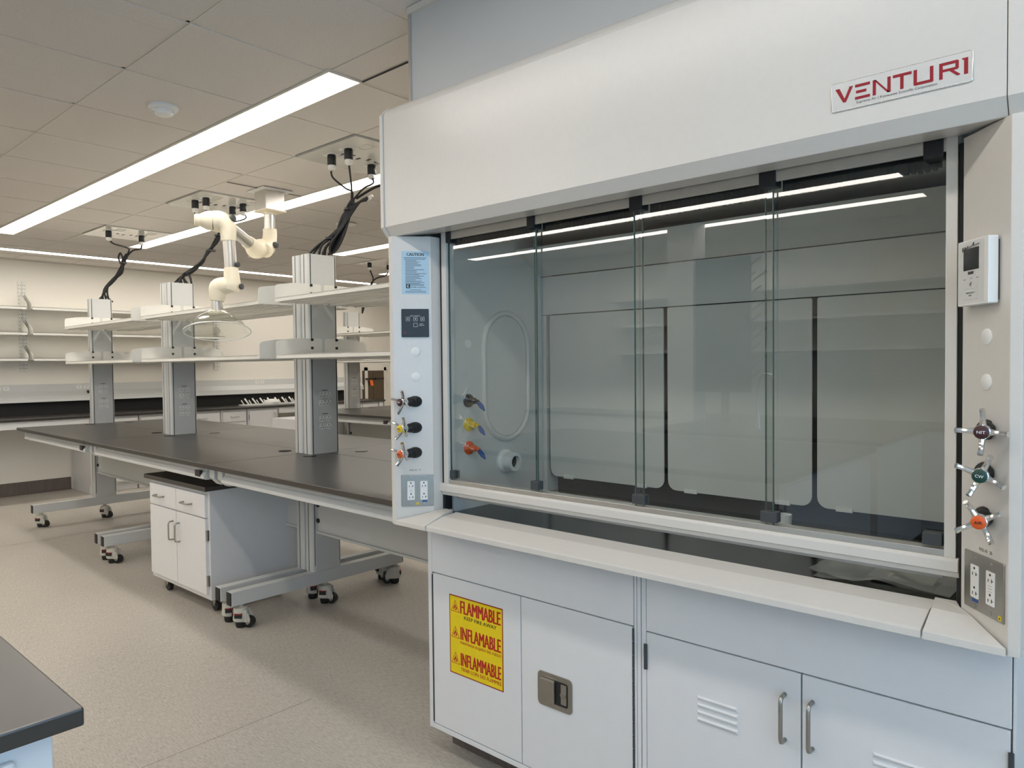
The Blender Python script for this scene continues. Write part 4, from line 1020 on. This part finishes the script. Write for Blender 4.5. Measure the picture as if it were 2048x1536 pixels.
dR = obj('door', MB().box(-1.5645, x1-.014, FY-.001, FY+.018, .120, .686), cast, t, bevel=.0015)
obj('piano_hinge', MB().cyl((x0+.0245, FY, .125), (x0+.0245, FY, .68), .0035, n=8), greyclip, dL)
mb = MB()
for k in range(14): mb.cyl((x1-.011, FY, .125+.04*k), (x1-.011, FY, .125+.04*k+.036), .0038, n=8)
obj('piano_hinge', mb, greyclip, dR)
# paddle latch
F = front(-1.423, FY-.001, .4065)
la = obj('paddle_latch', MB().prism(rrect(.140, .112, .016, 5), 'z', 0, .0035).xf(F), steel, dR, bevel=.001)
obj('latch_recess', MB().prism(rrect(.108, .078, .008, 4), 'z', .0035, .0040).xf(F), blackp, dR)
obj('latch_paddle', MB().prism(rrect(.058, .076, .006, 4, -.024, 0), 'z', .004, .014).xf(F), steel, dR, bevel=.002)
obj('latch_keyhole', MB().box(.028, .050, -.030, .034, .004, .007).cyl((.038, .002, .007), (.038, .002, .011), .010, n=16).xf(F), steel, dR, bevel=.0005)
# warning sign
SW, SH = .264, .288
F = front(-1.911, FY-.001, .338)
sg = obj('warning_sign', MB().box(0, SW, 0, SH, 0, .0004).xf(F), mat('sign border red', (150, 20, 16), .5, vary=.03, vscale=30), dL)
obj('sign_field', MB().box(.004, SW-.004, .004, SH-.004, .0004, .0006).xf(F), yellow, dL)
redink = mat('sign red ink', (178, 22, 18), .5, vary=.03, vscale=30)
W_ = [('FLAMMABLE', 'KEEP FIRE AWAY', .208, .158, .020), ('INFLAMABLE', 'MANTENGA ALEJADO DEL FUEGO', .113, .198, 0), ('INFLAMMABLE', 'TENIR LOIN DES FLAMMES', .018+.0, .198, 0)]
for (big, small, z, sw2, off) in W_:
    obj('sign_lettering', heavy_text(big, .198, .046, .085).xf(F @ Matrix.Translation((.056, z+.020, .0008))), redink, dL)
    obj('sign_small_lettering', heavy_text(small, sw2, .0125, .03).xf(F @ Matrix.Translation((.056+off, z+.001, .0008))), inkm if big == 'FLAMMABLE' else redink, dL)
    a0, zz = .008, z+.020
    obj('hazard_triangle', MB().prism([(a0, zz), (a0+.044, zz), (a0+.022, zz+.043)], 'z', .0006, .0008).xf(F), redink, dL)
    obj('hazard_triangle_field', MB().prism([(a0+.0035, zz+.0022), (a0+.0405, zz+.0022), (a0+.022, zz+.0385)], 'z', .0008, .0009).xf(F), yellow, dL)
    fl = [(.022, .006), (.029, .008), (.032, .014), (.029, .022), (.027, .019), (.0245, .028), (.021, .033), (.0205, .026), (.016, .020), (.0165, .016), (.0135, .018), (.0125, .012), (.016, .007)]
    obj('hazard_flame', MB().prism([(a0+x, zz+y*.95) for x, y in fl], 'z', .0009, .0011).xf(F), redink, dL)
    obj('hazard_flame_core', MB().prism([(a0+x, zz+y) for x, y in [(.022, .007), (.026, .011), (.0235, .018), (.020, .014), (.018, .010)]], 'z', .0011, .0012).xf(F), yellow, dL)

t = thing('louvred_cabinet', 'white double-door cabinet with louvre vents and bar handles under the right of the hood', 'cabinet', (-.66, 2.1, 0), 'cabinets under the fume hood')
x0, x1 = -1.1165, -.201
obj('cabinet_body', MB().box(x0, x1, FY+.017, 2.42, .098, .868).box(x0, x0+.012, FY, FY+.02, .098, .868).box(x0+.015, x0+.030, FY, FY+.02, .098, .868).box(x1-.006, x1, FY, FY+.02, .098, .868).box(x0+.03, x1-.006, FY, FY+.02, .098, .116), cast, t, bevel=.0012)
obj('toe_kick', MB().box(x0, x1, 1.90, 2.4, 0, .098), basem, t)
obj('apron_panel', MB().box(x0+.032, x1-.008, FY-.001, FY+.018, .686, .868), cast, t, bevel=.0012)
d1 = obj('door', MB().box(x0+.032, -.6445, FY-.001, FY+.018, .120, .682), cast, t, bevel=.0015)
d2 = obj('door', MB().box(-.6405, x1-.010, FY-.001, FY+.018, .120, .682), cast, t, bevel=.0015)
obj('handle', handle_bar((-.6835, FY-.001, .504), (-.6835, FY-.001, .620), (0, -.030, 0), .0055, 12), steel, d1, smooth=1)
obj('handle', handle_bar((-.6155, FY-.001, .504), (-.6155, FY-.001, .620), (0, -.030, 0), .0055, 12), steel, d2, smooth=1)
louvre(d1, -.925, .545); louvre(d2, -.478, .545)
for (x, z, d) in ((x0+.0305, .575, d1), (x0+.0305, .20, d1), (x1-.008, .565, d2), (x1-.008, .20, d2)):
    obj('hinge', MB().cyl((x, FY-.004, z), (x, FY-.004, z+.072), .0055, n=10), greyclip, d)

# ================================================================ COUNTER AT THE LEFT EDGE, NEAR THE CAMERA
t = thing('lab_counter', 'dark-topped counter end in the lower left corner, nearest the camera', 'counter', (-2.2, -.3, 0))
obj('worktop', MB().box(-3.6, -1.243, -1.1, .388, .902, .932), epoxy, t, bevel=.004)
obj('counter_body', MB().box(-3.57, -1.275, -1.07, .352, .1, .902), cast, t, bevel=.002)
obj('end_panel', MB().box(-1.277, -1.262, -1.05, .300, .12, .875), cast, t, bevel=.005)
obj('toe_kick', MB().box(-3.5, -1.33, -1.0, .29, 0, .1), basem, t)

# ================================================================ WHAT THE SASH GLASS MIRRORS (behind the camera)
t = thing('pillar', 'pale square pillar behind the camera, mirrored in the sash', 'pillar', (-3.2, -2.45, 0))
obj('pillar_shaft', MB().box(-3.36, -3.10, -2.6, -2.36, 0, ZC), wallm, t, bevel=.003)
t = thing('pegboard_rack', 'dark grey pegboard drying rack behind the camera, mirrored in the sash glass', 'drying rack', (-2.8, -2.4, 1.2))
obj('rack_board', MB().box(-3.08, -2.58, -2.42, -2.37, 1.2, 2.38), pegm, t, bevel=.003)
obj('rack_post', MB().box(-2.86, -2.80, -2.46, -2.42, .93, 1.2), pegm, t)
for i in range(5):
    for j in range(9):
        x = -3.03+.10*i+.05*(j % 2); z = 1.28+.125*j
        obj('peg', MB().cyl((x, -2.42, z), (x+.03, -2.66, z+.11), .009, n=6), rubber, t)
t = thing('sink_bench', 'white bench with black top behind the camera, mirrored low in the sash', 'bench', (-2.3, -2.3, 0))
obj('worktop', MB().box(-3.09, -1.30, -2.75, -1.45, .90, .93), epoxy, t, bevel=.003); obj('bench_body', MB().box(-3.05, -1.34, -2.72, -1.50, .1, .90), cast, t)
t = thing('faucet', 'chrome gooseneck faucet behind the camera, mirrored in the sash glass', 'faucet', (-2.35, -2.0, .93))
obj('spout', MB().tube(smoothpath([(-2.35, -2.0, .93), (-2.35, -2.0, 1.25), (-2.30, -1.97, 1.36), (-2.20, -1.92, 1.35), (-2.17, -1.90, 1.24)], 6), .010, 10), chrome, t, smooth=1)
obj('faucet_base', MB().lathe([(.03, 0), (.028, .02), (.018, .05), (.016, .12), (0, .12)], (-2.35, -2.0, .93), (0, 0, 1), 20), chrome, t, smooth=2)
t = thing('shelf_standard', 'perforated shelf standard on the wall behind the camera, mirrored in the sash', 'shelf standard', (-1.95, YS, 1.4), 'perforated shelf standards')
obj('standard_rail', MB().box(-1.99, -1.91, YS, YS+.012, 1.35, 2.5), shelfm, t)
for z, nm in zip(LEV, names):
    t = thing('wall_shelf', '%s white shelf on the wall behind the camera, mirrored in the sash' % nm, 'shelf', (-2, YS+.15, z), 'shelves behind the camera')
    obj('shelf_board', MB().box(-4.6, -.3, YS+.012, YS+.30, z-.03, z), shelfm, t)
t = thing('counter', 'black-topped white counter along the wall behind the camera', 'counter', (-2.5, YS+.3, 0))
obj('worktop', MB().box(-5.5, .5, YS, YS+.65, .895, .925), epoxy, t); obj('counter_body', MB().box(-5.48, .48, YS+.01, YS+.62, .1, .895), cast, t)
